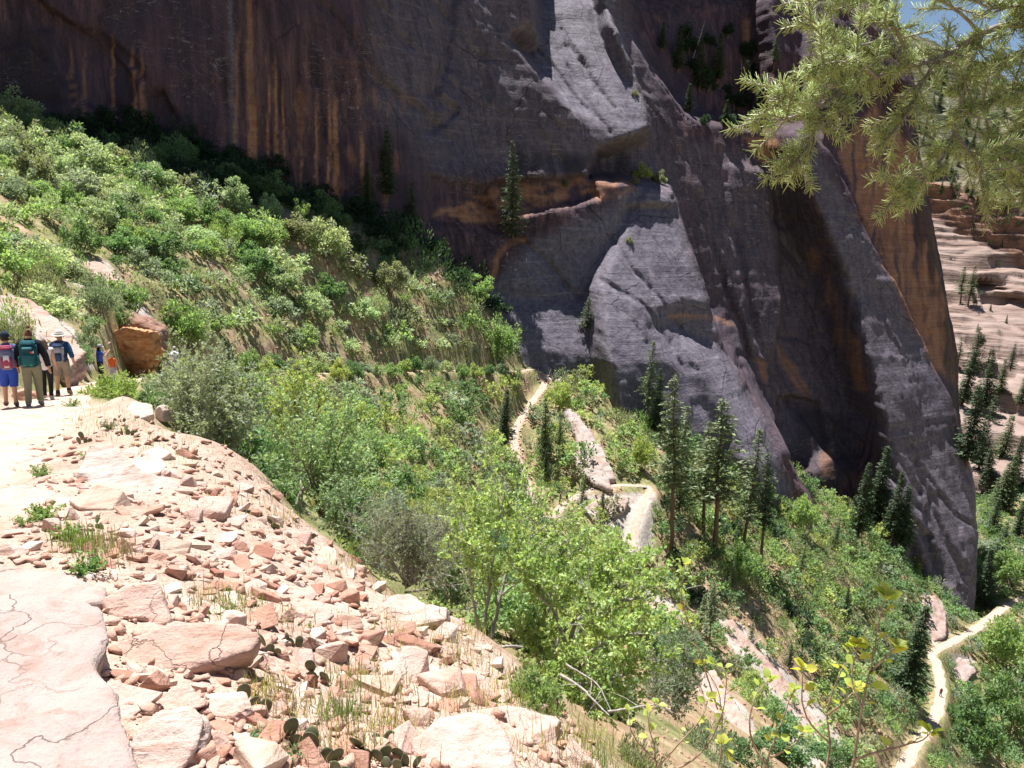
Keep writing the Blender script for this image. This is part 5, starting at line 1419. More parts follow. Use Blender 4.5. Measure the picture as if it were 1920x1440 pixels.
# the leafy multi-stemmed bush left of it
place_bush('leafy_bush', 'bright green multi-stemmed bush on the brink beside the dead stump', 702, at(605, 960, 11.2),
    fan(1, (605, 965), 11.2, [(560, 760), (590, 770), (620, 800), (650, 790), (690, 830), (700, 880), (720, 930), (660, 900), (640, 860), (580, 840), (545, 830), (690, 960), (660, 980)]),
    (.33, .46, .22), M_BARK, n_twig=7, twig_len=.30, leaf=.030, leaves_per=11, thick=.02, sub=10)
place_bush('leafy_bush', 'feathery green bush hanging over the brink, right of the multi-stemmed one', 703, at(650, 1010, 10.2),
    fan(2, (650, 1010), 10.2, [(610, 930), (640, 920), (680, 930), (710, 960), (720, 1000), (690, 1020), (620, 970), (660, 960), (715, 1035)]),
    (.31, .43, .25), M_BARK, n_twig=7, twig_len=.24, leaf=.022, leaves_per=12, thick=.014, sub=9)
place_bush('twiggy_bush', 'grey twiggy bush with thin olive needles at the brink', 704, at(770, 1090, 8.6),
    fan(3, (765, 1095), 8.6, [(700, 980), (730, 960), (760, 970), (790, 985), (820, 1000), (850, 1010), (860, 1050), (720, 1040), (745, 1010), (800, 1030), (840, 1080), (810, 1090), (700, 1060)]),
    (.27, .30, .19), M_DEAD, n_twig=9, twig_len=.24, leaf=.017, leaves_per=6, thick=.016, sub=13, dirbias=(0, 0, .9))
place_bush('silvery_bush', 'big silvery green bush beyond the bank, right of the hikers', 705, at(380, 850, 17.5),
    fan(4, (380, 855), 17.5, [(318, 745), (340, 715), (365, 695), (390, 690), (415, 690), (440, 700), (465, 720), (485, 760), (475, 800), (325, 780), (350, 745), (430, 750), (380, 740), (450, 840), (400, 800)]),
    (.35, .40, .28), M_DEAD, n_twig=8, twig_len=.42, leaf=.042, leaves_per=11, thick=.03, sub=12)
place_bush('sapling', 'thin yellow-green sapling behind the brink, left of centre', 706, at(556, 880, 13.5),
    [S((556,890,13.5),(553,830,13.5),(560,770,13.4),(575,700,13.3)), S((556,880,13.5),(540,810,13.6),(520,760,13.6)), S((555,850,13.5),(585,790,13.3),(610,740,13.2)), S((553,830,13.5),(550,760,13.4),(545,710,13.4)), S((556,870,13.5),(590,830,13.3),(640,800,13.2))],
    (.47, .56, .19), M_BARK, n_twig=6, twig_len=.26, leaf=.034, leaves_per=8, thick=.022, sub=12)
place_bush('leafy_bush', 'rounded green bush in front of the woman in blue', 707, at(212, 752, 21.5),
    fan(5, (212, 756), 21.5, [(165, 742), (180, 730), (200, 722), (222, 724), (242, 730), (255, 742), (210, 735), (190, 744), (235, 748)]),
    (.33, .43, .13), M_BARK, n_twig=7, twig_len=.30, leaf=.045, leaves_per=11, thick=.02, sub=9)
place_bush('leafy_bush', 'grey-green bush growing low beneath the bright leafy bush', 708, at(1270, 1330, 9),
    fan(6, (1265, 1345), 9., [(1200, 1240), (1240, 1210), (1280, 1200), (1310, 1250), (1220, 1290), (1290, 1290)]),
    (.20, .25, .15), M_DEAD, n_twig=8, twig_len=.22, leaf=.02, leaves_per=9, thick=.014, sub=10)
place_bush('leafy_bush', 'dark green bush low between the twiggy and the bright leafy bush', 709, at(840, 1140, 9.6),
    fan(7, (840, 1150), 9.6, [(800, 1080), (830, 1060), (860, 1080), (880, 1110), (850, 1100), (815, 1110)]),
    (.15, .22, .09), M_BARK, n_twig=7, twig_len=.22, leaf=.025, leaves_per=9, thick=.014, sub=8)
# more bushes over the steep bank that the brink hides in part
BANK = [(460, 850, 16, 90, 95, 'grey-green', 4, 'grey-green bush at the right foot of the silvery bush'), (520, 900, 15, 80, 90, 'mid green', 0, 'green bush below the thin sapling'), (500, 800, 24, 70, 90, 'bright green', 0, 'bright bush behind the silvery bush'), (440, 770, 27, 70, 80, 'yellow-green', 6, 'yellow-green bush over the top of the silvery bush'),
        (760, 960, 22, 80, 100, 'mid green', 1, 'green bush behind the twiggy grey bush'), (680, 880, 26, 80, 110, 'bright green', 0, 'bright bush behind the multi-stemmed bush'), (830, 1010, 22, 80, 100, 'grey-green', 4, 'grey bush between the twiggy bush and the bright bush'), (1130, 1330, 12, 110, 150, 'mid green', 1, 'green bush at the foot of the bright leafy bush'),
        (1000, 1320, 9, 90, 130, 'bright green', 3, 'low bright bush at the left foot of the bright leafy bush'), (1330, 1420, 16, 90, 110, 'grey-green', 4, 'grey bush behind the front twigs at the bottom'), (1200, 1440, 9, 100, 130, 'olive', 4, 'olive grassy bush at the bottom edge by the front twigs'), (1560, 1440, 60, 60, 80, 'mid green', 0, 'green bush at the bottom behind the front sapling'),
        (1400, 1440, 30, 80, 100, 'mid green', 6, 'green bush at the bottom edge between the front twigs')]
for (u, v, d, hp, wp, col, pr, lab) in BANK:
    p = hit(u, v); dd = proj(p)[2]
    put_shrub(p, hp * dd / FPX, wp * dd / FPX, col, pr, lab)

# ---- blades of grass
def blades(spots, name, label, seed, mat=M_LEAF_NEAR):
    """spots: (u, v, spread px, count, length m, colour)"""
    g = np.random.default_rng(seed); V = []; C = []; n = 0
    for (u0, v0, sp, k, L, col) in spots:
        for i in range(int(k * .62)):
            p = hit(u0 + g.normal() * sp, v0 + g.normal() * sp * .45)
            if np.linalg.norm(p) > 40: continue
            a = g.uniform(0, 6.28); h = L * g.uniform(.35, 1.0); lean = g.uniform(.1, .75) * h
            dr = np.array([math.cos(a), math.sin(a), 0]); sd = np.array([-dr[1], dr[0], 0]) * (.0009 + .0009 * g.uniform()) * (1 + .1 * np.linalg.norm(p))
            m = p + dr * lean * .35 + np.array([0, 0, h * .6]); e = p + dr * lean + np.array([0, 0, h])
            V.append([p - sd, p + sd, m + sd * .7, m - sd * .7, e]); C.append(np.array(col) * g.uniform(.7, 1.25))
    V = np.array(V); k = len(V)
    idx = np.arange(k)[:, None] * 5
    me = make_mesh(name, V.reshape(-1, 3), [np.concatenate([idx + 0, idx + 1, idx + 2, idx + 3], 1), np.concatenate([idx + 3, idx + 2, idx + 4], 1)])
    set_col(me, 'tint', np.repeat(np.array(C), 5, 0))
    return obj(name, me, mat, None, label, None, None, 'stuff')
DRY, GRN, YEL = (.42, .36, .20), (.22, .30, .08), (.38, .37, .12)
blades([(160, 1025, 26, 500, .16, GRN), (215, 1040, 22, 260, .17, (.30, .27, .16)), (440, 1140, 30, 320, .10, GRN), (395, 1120, 24, 160, .12, DRY), (530, 1165, 30, 200, .09, (.27, .32, .12)), (660, 1280, 24, 260, .12, GRN), (640, 1345, 26, 340, .13, (.24, .31, .12)), (780, 1180, 50, 420, .12, YEL), (860, 1240, 34, 300, .14, DRY), (870, 1320, 30, 260, .13, DRY), (980, 1290, 40, 420, .17, YEL), (1010, 1330, 40, 360, .17, GRN),
        (560, 1330, 40, 260, .13, DRY), (720, 1370, 40, 300, .12, YEL), (720, 1290, 30, 220, .11, DRY), (500, 1300, 26, 200, .12, YEL), (640, 1060, 30, 200, .11, YEL), (700, 1060, 20, 160, .13, DRY), (560, 970, 40, 260, .13, YEL), (500, 960, 40, 200, .11, DRY), (440, 940, 50, 220, .10, DRY), (340, 860, 30, 160, .10, YEL), (300, 830, 40, 200, .11, (.30, .32, .12)), (230, 800, 40, 220, .12, YEL), (150, 800, 26, 130, .12, GRN), (200, 770, 40, 160, .12, GRN),
        (130, 765, 26, 200, .13, GRN), (60, 700, 40, 120, .2, YEL), (950, 1420, 60, 260, .13, DRY), (1080, 1400, 40, 320, .18, YEL), (1150, 1440, 50, 300, .18, GRN), (690, 1410, 40, 200, .11, (.45, .4, .25)), (820, 1130, 40, 120, .12, DRY), (870, 1190, 30, 220, .14, YEL), (760, 1310, 60, 220, .12, DRY), (600, 1400, 50, 240, .12, DRY)], 'grass', 'dry and green grass between the foreground rocks', 801)
# grass over the steep bank below the brink
blades([(1100 + 40 * k, 1180 + 25 * (k % 9), 60, 130, .3, (YEL, GRN, DRY)[k % 3]) for k in range(12)] + [(700 + 45 * k, 1050 + 30 * (k % 3), 40, 120, .25, (YEL, GRN, (.25, .3, .12))[k % 3]) for k in range(9)], 'bank_grass', 'grass on the steep bank below the brink', 803)
# ---- leafy weeds
def weed_proto(seed, n=260, leaf=.14):
    g = np.random.default_rng(seed); mb = MB(); P = []; D = []
    for k in range(26):
        a = g.uniform(0, 6.28); l = g.uniform(.4, 1.0); t = np.linspace(0, 1, 5)[:, None]
        st = np.array([math.cos(a), math.sin(a), 0]) * l * .75 * t + np.array([0, 0, g.uniform(.35, .8)]) * (t ** .7)
        mb.tube(st, np.linspace(.012, .004, 5), 3, False)
        m = n // 26; tt = g.uniform(.2, 1.05, m)[:, None]
        P.append(np.array([math.cos(a), math.sin(a), 0]) * l * .75 * tt + np.array([0, 0, st[-1][2]]) * (tt ** .7) + g.normal(size=(m, 3)) * .05); D.append(g.normal(size=(m, 3)))
    mb.leaves(np.vstack(P), leaf * g.uniform(.6, 1.2, sum(len(p) for p in P)), .5, .45, np.vstack(D), g)
    me = mb.mesh('weed'); me.materials.append(M_LEAF_NEAR); set_col(me, 'tint', np.ones((len(me.vertices), 3)))
    return me
WEED = [weed_proto(810, 520, .075), weed_proto(811, 420, .09), weed_proto(812, 600, .06)]
for i, (u, v, wpx, col, lab) in enumerate([(85, 975, 110, (.21, .32, .08), 'leafy green weeds left of the rubble, upper clump'), (165, 1075, 110, (.18, .32, .09), 'leafy green weeds left of the rubble, lower clump'), (45, 985, 70, (.2, .3, .08), 'small green weed at the left edge'), (75, 893, 70, (.22, .33, .10), 'low green weed on the pale bedrock step'), (130, 1010, 90, (.22, .31, .1), 'green weed between the two big weed clumps'),
        (490, 1385, 80, (.18, .33, .14), 'bluish green weed near the bottom edge'), (540, 1425, 90, (.2, .36, .18), 'bluish green weed at the bottom edge by the tall cactus pads'), (655, 1335, 60, (.2, .32, .12), 'green weed among the lower stones'), (450, 1345, 46, (.16, .28, .1), 'green weed right of the layered stack'), (690, 1240, 42, (.28, .38, .09), 'yellowish weed on the lower rubble'), (575, 1175, 36, (.27, .36, .1), 'little yellowish weed in the middle of the rubble'),
        (160, 860, 46, (.25, .33, .12), 'little weed at the top of the sloping slab'), (135, 765, 52, (.24, .33, .1), 'low weed at the feet of the backpackers'), (205, 805, 50, (.2, .22, .12), 'brownish weed on the bank below the path'), (150, 715, 40, (.2, .3, .1), 'green weed right behind the man in the sun hat'), (430, 1150, 60, (.26, .33, .13), 'thin green weed above the long tilted slab')]):
    p = hit(u, v); d = proj(p)[2]; r = wpx / 2 * d / FPX
    o = obj('weed', WEED[i % 3], None, None, lab, 'weed', None, None, col, p + np.array([0, 0, -.01])); o.scale = (r, r, r * .9); o.rotation_euler = (0, 0, i * 1.3)
# ---- prickly pears
def mat_cactus():
    t = NT('cactus_pad'); v = t.coord('Object')
    n = t.noise(v, 25, 4); vo = t.n('TexVoronoi'); vo.inputs['Scale'].default_value = 55; t.l(v, vo.inputs['Vector'])
    col = t.ramp(n, [(.3, (.085, .10, .05)), (.6, (.15, .16, .08)), (.8, (.24, .21, .11))])
    col = t.mix(t.ramp(vo.outputs['Distance'], [(.0, .9), (.22, 0.)]), col, (.55, .48, .33))
    return t.finish(col, .6, t.bump(vo.outputs['Distance'], -.4, .004), .3)
M_CACT = mat_cactus()
def pad_mesh():
    bm = bmesh.new(); bmesh.ops.create_uvsphere(bm, u_segments=16, v_segments=10, radius=1)
    for v in bm.verts:
        z = v.co.z; w = 1 - .28 * (1 - z) * .5
        v.co = Vector((v.co.x * w * .80, v.co.y * .17, z + 1))
    me = bpy.data.meshes.new('pad'); bm.to_mesh(me); bm.free(); me.polygons.foreach_set('use_smooth', np.ones(len(me.polygons), bool)); me.materials.append(M_CACT); return me
PAD = pad_mesh()
g6 = np.random.default_rng(61)
for i, (u, v, k, s_, lab) in enumerate([(548, 1210, 3, .055, 'prickly pear with a big round pad right of the long slab'), (503, 1225, 4, .055, 'prickly pear at the end of the long slab'), (593, 1275, 3, .06, 'prickly pear leaning on a dark red stone'), (603, 1125, 1, .05, 'single upright cactus pad in the middle rubble'), (472, 1330, 3, .06, 'shaded prickly pear below the long slab'), (556, 1400, 3, .06, 'tall dark cactus pads at the bottom, left pair'), (603, 1425, 3, .065, 'tallest cactus pads at the bottom edge'), (625, 1445, 2, .05, 'round cactus pad at the very bottom edge'), (688, 1425, 3, .06, 'prickly pear near the bottom, right of the tall pads'), (707, 1395, 2, .05, 'small prickly pear above the one near the bottom'),
        (513, 990, 4, .055, 'prickly pear on the dry slope above the rubble'), (575, 1008, 3, .06, 'prickly pear near the brink below the multi-stemmed bush'), (160, 830, 4, .075, 'prickly pear on the bank below the path, left'), (240, 815, 5, .08, 'prickly pear on the bank below the path, right'), (725, 1440, 3, .05, 'prickly pear at the bottom edge left of the big boulder'), (225, 790, 4, .07, 'prickly pear just under the green bush by the path'), (760, 1435, 3, .05, 'prickly pear touching the big bottom boulder'), (185, 990, 4, .05, 'prickly pear hidden in the left weeds')]):
    p = hit(u, v); e = obj('prickly_pear', None, None, None, lab, 'cactus', None, None, None, p + np.array([0, 0, -.015]))
    base = [(Vector((0, 0, 0)), 0.0)]
    for j in range(k):
        o = obj('pad', PAD, None, e)
        s_ = s_ * (.62 if j == 0 else 1); sc = s_ * g6.uniform(.75, 1.1); o.scale = (sc, sc, sc)
        if j == 0: o.location = (0, 0, 0); o.rotation_euler = (g6.normal() * .2, g6.normal() * .2, g6.normal() * .5)
        elif j % 3 == 1: o.location = (s_ * 1.0, s_ * .2, 0); o.rotation_euler = (g6.normal() * .3, .45 + g6.normal() * .2, g6.normal() * .7)
        elif j % 3 == 2: o.location = (-s_ * .5, .01, s_ * 1.35); o.rotation_euler = (g6.normal() * .3, -.5 + g6.normal() * .2, g6.normal() * .6)
        else: o.location = (-s_ * 1.1, -s_ * .3, 0); o.rotation_euler = (g6.normal() * .3, -.5, g6.normal() * .8)
# ---- dead wood
def stick(name, label, pts, rad, side=0, seed=0):
    g = np.random.default_rng(seed); P = resample(np.array(S(*pts)), .03); mb = MB()
    mb.tube(P + np.cumsum(g.normal(size=P.shape) * .002, 0), np.linspace(rad, rad * .35, len(P)), 6)
    for k in range(side):
        i = int(g.uniform(.3, .95) * (len(P) - 1)); q = P[i] + g.normal(size=3) * .12 + np.array([0, 0, .03])
        mb.tube([P[i], (P[i] + q) / 2 + g.normal(size=3) * .01, q], [rad * .35, rad * .25, .001], 4)
    return obj(name, mb.mesh(name, True), M_DEAD, None, label, 'branch')
stick('dead_branch', 'thick curved bare white branch left of the bright leafy bush', [(930,1300,5.9),(918,1270,5.9),(915,1240,5.9),(930,1218,6.0),(955,1212,6.1),(985,1212,6.2)], .020, 0, 1)
stick('dead_branch', 'bleached dead branch hanging below the bright leafy bush', [(1050,1265,5.8),(1090,1290,5.7),(1120,1320,5.6),(1150,1350,5.5)], .013, 4, 2)
stick('dead_branch', 'longer bleached dead branch right of the hanging one', [(1060,1245,6.0),(1110,1275,5.9),(1135,1310,5.8),(1150,1345,5.7)], .009, 4, 3)
stick('dead_branch', 'thin bleached twigs reaching right at the bottom brink', [(1140,1335,5.5),(1180,1328,5.5),(1230,1318,5.5),(1260,1330,5.4)], .009, 5, 4)
stick('fallen_stick', 'thin dark stick lying on the dry slope above the rubble', [(345,880,9.6),(400,912,9.2),(450,938,8.9),(490,945,8.8),(520,962,8.6)], .012, 2, 5)
stick('dead_branch', 'pale bare twig reaching right over the gravel slope', [(1150,1085,7.0),(1210,1100,6.9),(1270,1108,6.8),(1320,1098,6.7)], .008, 3, 6)
stick('dead_stump', 'silver twisted dead stump under the multi-stemmed bush', [(560,945,10.8),(565,925,10.8),(572,912,10.8),(580,908,10.8)], .05, 3, 7)
stick('dead_branch', 'tangle of grey dead twigs below the twiggy bush', [(760,1110,8.3),(800,1105,8.2),(840,1095,8.1),(860,1110,8.0)], .012, 9, 8)

# ---- pinyon pine reaching in from the right
def pinyon():
    g = np.random.default_rng(901)
    e = obj('pinyon_pine', None, None, None, 'pinyon pine reaching its needled boughs into the upper right corner', 'tree')
    base = np.array([3.0, 2.5, gz(3.0, 2.5)]); e.location = Vector(base)
    tb = MB()
    top = at(2080, 60, 2.75)
    tr = resample(np.array([base - (0, 0, .3), base + (.05, .1, 1.2), base + (-.05, .05, 2.6), top + (.25, .1, .1), top + (.2, .2, .9), top + (.25, .3, 1.8)]), .1)
    tb.tube(tr, np.interp(np.arange(len(tr)), [0, len(tr)], [.13, .04]), 10)
    tm = tb.mesh('trunk', True)
    lim = {'a': [(2080,60,2.75),(1960,55,2.62),(1900,45,2.55),(1840,62,2.48),(1760,108,2.4),(1700,120,2.35),(1640,145,2.3),(1590,165,2.25),(1540,200,2.2),(1475,228,2.15),(1425,232,2.1)],
           'b': [(1700,120,2.35),(1650,80,2.33),(1592,85,2.3),(1555,62,2.28),(1505,25,2.26)], 'c': [(1840,62,2.48),(1810,150,2.42),(1790,250,2.38),(1760,310,2.35),(1705,345,2.3),(1665,395,2.26)],
           'd': [(2080,60,2.75),(1990,150,2.6),(1900,170,2.5),(1845,195,2.45),(1800,215,2.42)], 'f': [(1590,165,2.25),(1530,235,2.2),(1508,285,2.17),(1472,318,2.15)], 'h': [(1845,195,2.45),(1860,260,2.42),(1895,300,2.4),(1935,330,2.4)],
           'i': [(1840,62,2.48),(1790,20,2.44),(1720,-10,2.4),(1640,10,2.36),(1580,-5,2.33),(1520,10,2.3)], 'j': [(1760,108,2.4),(1720,180,2.37),(1690,235,2.34),(1655,265,2.32)], 'k': [(1640,145,2.3),(1600,110,2.2),(1560,120,2.15),(1520,130,2.1)],
           'l': [(1990,150,2.6),(1930,230,2.5),(1905,280,2.46),(1880,330,2.44)], 'm': [(1900,45,2.55),(1930,-20,2.5),(1880,-40,2.45)], 'n': [(1540,200,2.2),(1490,175,2.12),(1455,185,2.1)], 'o': [(1790,250,2.38),(1830,300,2.36),(1850,360,2.34)], 'q': [(1990,150,2.6),(1955,85,2.5),(1905,105,2.45),(1850,125,2.4)], 'r': [(2080,60,2.75),(2000,15,2.6),(1940,8,2.5),(1870,22,2.45),(1815,5,2.42)], 's': [(1930,230,2.5),(1960,290,2.48),(1925,370,2.45)], 'p': [(1700,120,2.35),(1680,60,2.3),(1640,40,2.26)]}
    sub = lambda q: np.asarray(q) - base
    for key, pts in lim.items():
        P = resample(np.array(S(*pts)), .02); P = P + np.cumsum(g.normal(size=P.shape) * .0012, 0)
        r0 = {'a': .014, 'd': .009, 'c': .007}.get(key, .0055)
        bb = MB(); bb.tube(sub(P), np.linspace(r0, .0026, len(P)), 7)
        tw = []
        n_t = int(len(P) * (1.15 if key != 'a' else .9))
        for k in range(n_t):
            i = int((.18 + .82 * (k + g.uniform()) / n_t if key != 'a' else .25 + .75 * (k + g.uniform()) / n_t) * (len(P) - 1))
            t = P[min(i + 2, len(P) - 1)] - P[max(i - 2, 0)]; t /= np.linalg.norm(t) + 1e-9
            d = t * .9 + g.normal(size=3) * .7; d[2] += .05; d /= np.linalg.norm(d)
            L = g.uniform(.035, .14)
            tw.append((P[i], P[i] + d * L, d))
        tw.append((P[-4], P[-1] + (P[-1] - P[-6]) * .5, (P[-1] - P[-6]) / (np.linalg.norm(P[-1] - P[-6]) + 1e-9)))
        V = []
        for a, b, d in tw:
            bb.tube(sub([a, (a + b) / 2 + g.normal(size=3) * .004, b]), [.003, .0025, .0018], 4)
            m = int(40 + 220 * np.linalg.norm(b - a))
            tt = g.uniform(.12, 1.02, m)[:, None]; c = a + (b - a) * tt
            o = g.normal(size=(m, 3)); o -= (o @ d)[:, None] * d; o /= np.linalg.norm(o, axis=1)[:, None] + 1e-9
            nd = d * g.uniform(.35, 1.0, (m, 1)) + o * .85; nd /= np.linalg.norm(nd, axis=1)[:, None]
            L = g.uniform(.021, .035, (m, 1)); e_ = c + nd * L
            s1 = np.cross(nd, g.normal(size=(m, 3))); s1 /= np.linalg.norm(s1, axis=1)[:, None]; s1 *= .00095
            s2 = np.cross(nd, s1)
            V.append(np.stack([c - s1, c + s1, c + s2 * 1.4, e_ + nd * .001 - s1 * .6, e_ + s1 * .6, e_ + s2], 1))
        V = np.concatenate(V) - base; k = len(V); ix = np.arange(k)[:, None] * 6
        nm = make_mesh('needles', V.reshape(-1, 3), [np.concatenate([np.c_[ix, ix + 1, ix + 4, ix + 3], np.c_[ix + 1, ix + 2, ix + 5, ix + 4], np.c_[ix + 2, ix, ix + 3, ix + 5]]), np.c_[ix + 3, ix + 4, ix + 5]])
        set_col(nm, 'tint', np.ones((len(nm.vertices), 3)))
        bo = obj('bough', bb.mesh('bough', True), M_BOUGH, e)
        no = obj('needles', nm, M_PINE, bo, color=(.46, .54, .20)); no['kind'] = 'stuff'
    obj('trunk', tm, M_BARK_RED, None).parent = e
    # the trunk mesh is in world space: move it to the pine's own space
    co = np.empty(len(tm.vertices) * 3, np.float32); tm.vertices.foreach_get('co', co); co = co.reshape(-1, 3) - base.astype(np.float32); tm.vertices.foreach_set('co', co.ravel()); tm.update()
M_BOUGH = mat_bark('pinyon_bark', (.33, .27, .23), 60)
M_PINE = mat_leaf('pinyon_needle', trans=.2, rough=.38, spec=.5, hue=.02, val=.3)
pinyon()

# ---- front sapling with big leaves, lower right
def leaf_mesh():
    # a broad, slightly cupped and folded leaf with a drip tip, stalk at the origin, along +x
    prof = [(0, .0), (.12, .20), (.32, .34), (.55, .36), (.78, .24), (1.0, .0)]
    V = []; F = []
    for i, (x, w) in enumerate(prof):
        bend = -.16 * x * x
        V += [(x, -w, .12 * w / .36 + bend), (x, 0, bend), (x, w, .12 * w / .36 + bend)]
    for i in range(len(prof) - 1):
        a = i * 3
        F += [(a, a + 1, a + 4, a + 3), (a + 1, a + 2, a + 5, a + 4)]
    me = make_mesh('leaf', V, np.array(F), True); me.materials.append(M_BIGLEAF); set_col(me, 'tint', np.ones((len(V), 3))); return me
M_BIGLEAF = mat_leaf('big_leaf', trans=.5, rough=.4, spec=.4, hue=.03, val=.2)
LEAF1 = leaf_mesh()
def twig_plant(label, stems, leafsize, seed, col, name='sapling', every=.045, tip=5):
    g = np.random.default_rng(seed); base = at(*stems[0][0]); b0 = base.copy()
    e = obj(name, None, None, None, label, 'plant', None, None, None, base)
    wb = MB()
    foot = np.array([base[0], base[1] + .1, gz(base[0], base[1] + .1)])
    if foot[2] < base[2]: wb.tube([foot - base - (0, 0, .05), (foot - base) * .5 + (.02, .03, 0), (0, 0, 0)], [.007, .006, .004], 6)
    for st in stems:
        P = resample(np.array(S(*st)), .012); P = P + np.cumsum(g.normal(size=P.shape) * .0009, 0)
        wb.tube(P - b0, np.linspace(.0036, .0011, len(P)), 6)
        L = len(P); k = L * .45; j = 0
        spots = []
        while k < L - 1:
            spots.append((P[int(k)], 1)); k += every / .012 * g.uniform(.6, 1.4)
        spots += [(P[-1], 0)] * tip
        ax = P[-1] - P[-5]; ax /= np.linalg.norm(ax) + 1e-9
        for (q, pet) in spots:
            a = g.uniform(0, 6.28); tilt = g.uniform(-.2, .9)
            d = np.array([math.cos(a), math.sin(a), tilt]) + ax * .35; d /= np.linalg.norm(d)
            q2 = q + d * (.012 if pet else .004)
            if pet: wb.tube([q - b0, q2 - b0], [.0013, .001], 3, False)
            o = obj('leaf', LEAF1, None, e)
            rot = Vector(d).to_track_quat('X', 'Z') @ Quaternion((1, 0, 0), g.normal() * .5)
            o.rotation_mode = 'QUATERNION'; o.rotation_quaternion = rot
            s_ = leafsize * g.uniform(.55, 1.15); o.scale = (s_, s_ * g.uniform(.9, 1.15), s_); o.location = Vector(q2 - b0)
            kk = g.uniform(.85, 1.15); o.color = (col[0] * kk * g.uniform(.85, 1.15), col[1] * kk, col[2] * kk, 1)
    obj('stems', wb.mesh('stems', True), M_BARK_STEM, e)
    return e
M_BARK_STEM = mat_bark('young_stem', (.42, .30, .20), 80)
YL = (.62, .66, .13)
twig_plant('tall front sapling with big cupped light green leaves, lower right', [[(1585,1480,2.0),(1600,1420,2.0),(1618,1330,2.0),(1632,1262,2.0),(1642,1200,2.0),(1655,1150,2.0),(1664,1122,2.0)], [(1600,1425,2.0),(1650,1405,1.98),(1690,1393,1.96),(1722,1384,1.95),(1745,1366,1.94)], [(1618,1330,2.0),(1595,1270,2.03),(1606,1210,2.04)], [(1632,1262,2.0),(1660,1235,1.97),(1682,1215,1.96)]], .036, 911, YL, every=.026, tip=8)
twig_plant('front sapling with yellowish leaves left of the tall one', [[(1540,1470,2.15),(1555,1400,2.15),(1552,1330,2.15),(1575,1250,2.15),(1598,1205,2.15)], [(1555,1395,2.15),(1510,1340,2.12),(1506,1280,2.12),(1512,1255,2.12)], [(1552,1340,2.15),(1580,1320,2.1),(1610,1290,2.1)]], .031, 912, YL, every=.024, tip=7)
twig_plant('leafy front shoots at the bottom edge, right of centre', [[(1430,1480,2.2),(1450,1400,2.2),(1478,1340,2.2),(1500,1290,2.2)], [(1440,1440,2.2),(1405,1380,2.2),(1412,1310,2.2),(1440,1270,2.2)], [(1445,1420,2.2),(1480,1400,2.15),(1510,1370,2.15)], [(1436,1460,2.2),(1380,1430,2.2),(1350,1390,2.2)]], .028, 913, (.60, .65, .15), every=.024, tip=7)
twig_plant('thin leafy twigs at the bottom edge below the bright bush', [[(1240,1480,2.6),(1225,1400,2.6),(1215,1350,2.6),(1235,1320,2.6)], [(1230,1440,2.6),(1280,1390,2.55),(1320,1340,2.55),(1335,1300,2.55)], [(1232,1430,2.6),(1190,1380,2.6),(1180,1330,2.6)], [(1235,1450,2.6),(1300,1420,2.55),(1345,1350,2.5),(1358,1270,2.5),(1330,1240,2.5)]], .028, 914, (.58, .64, .16), every=.024, tip=7)
twig_plant('slim yellowish shoots before the gravel slope', [[(1340,1480,3.0),(1352,1400,3.0),(1345,1300,3.0),(1312,1240,3.0)], [(1345,1330,3.0),(1310,1220,3.0),(1280,1130,3.0),(1285,1060,3.0)]], .031, 915, (.62, .66, .13), every=.06)

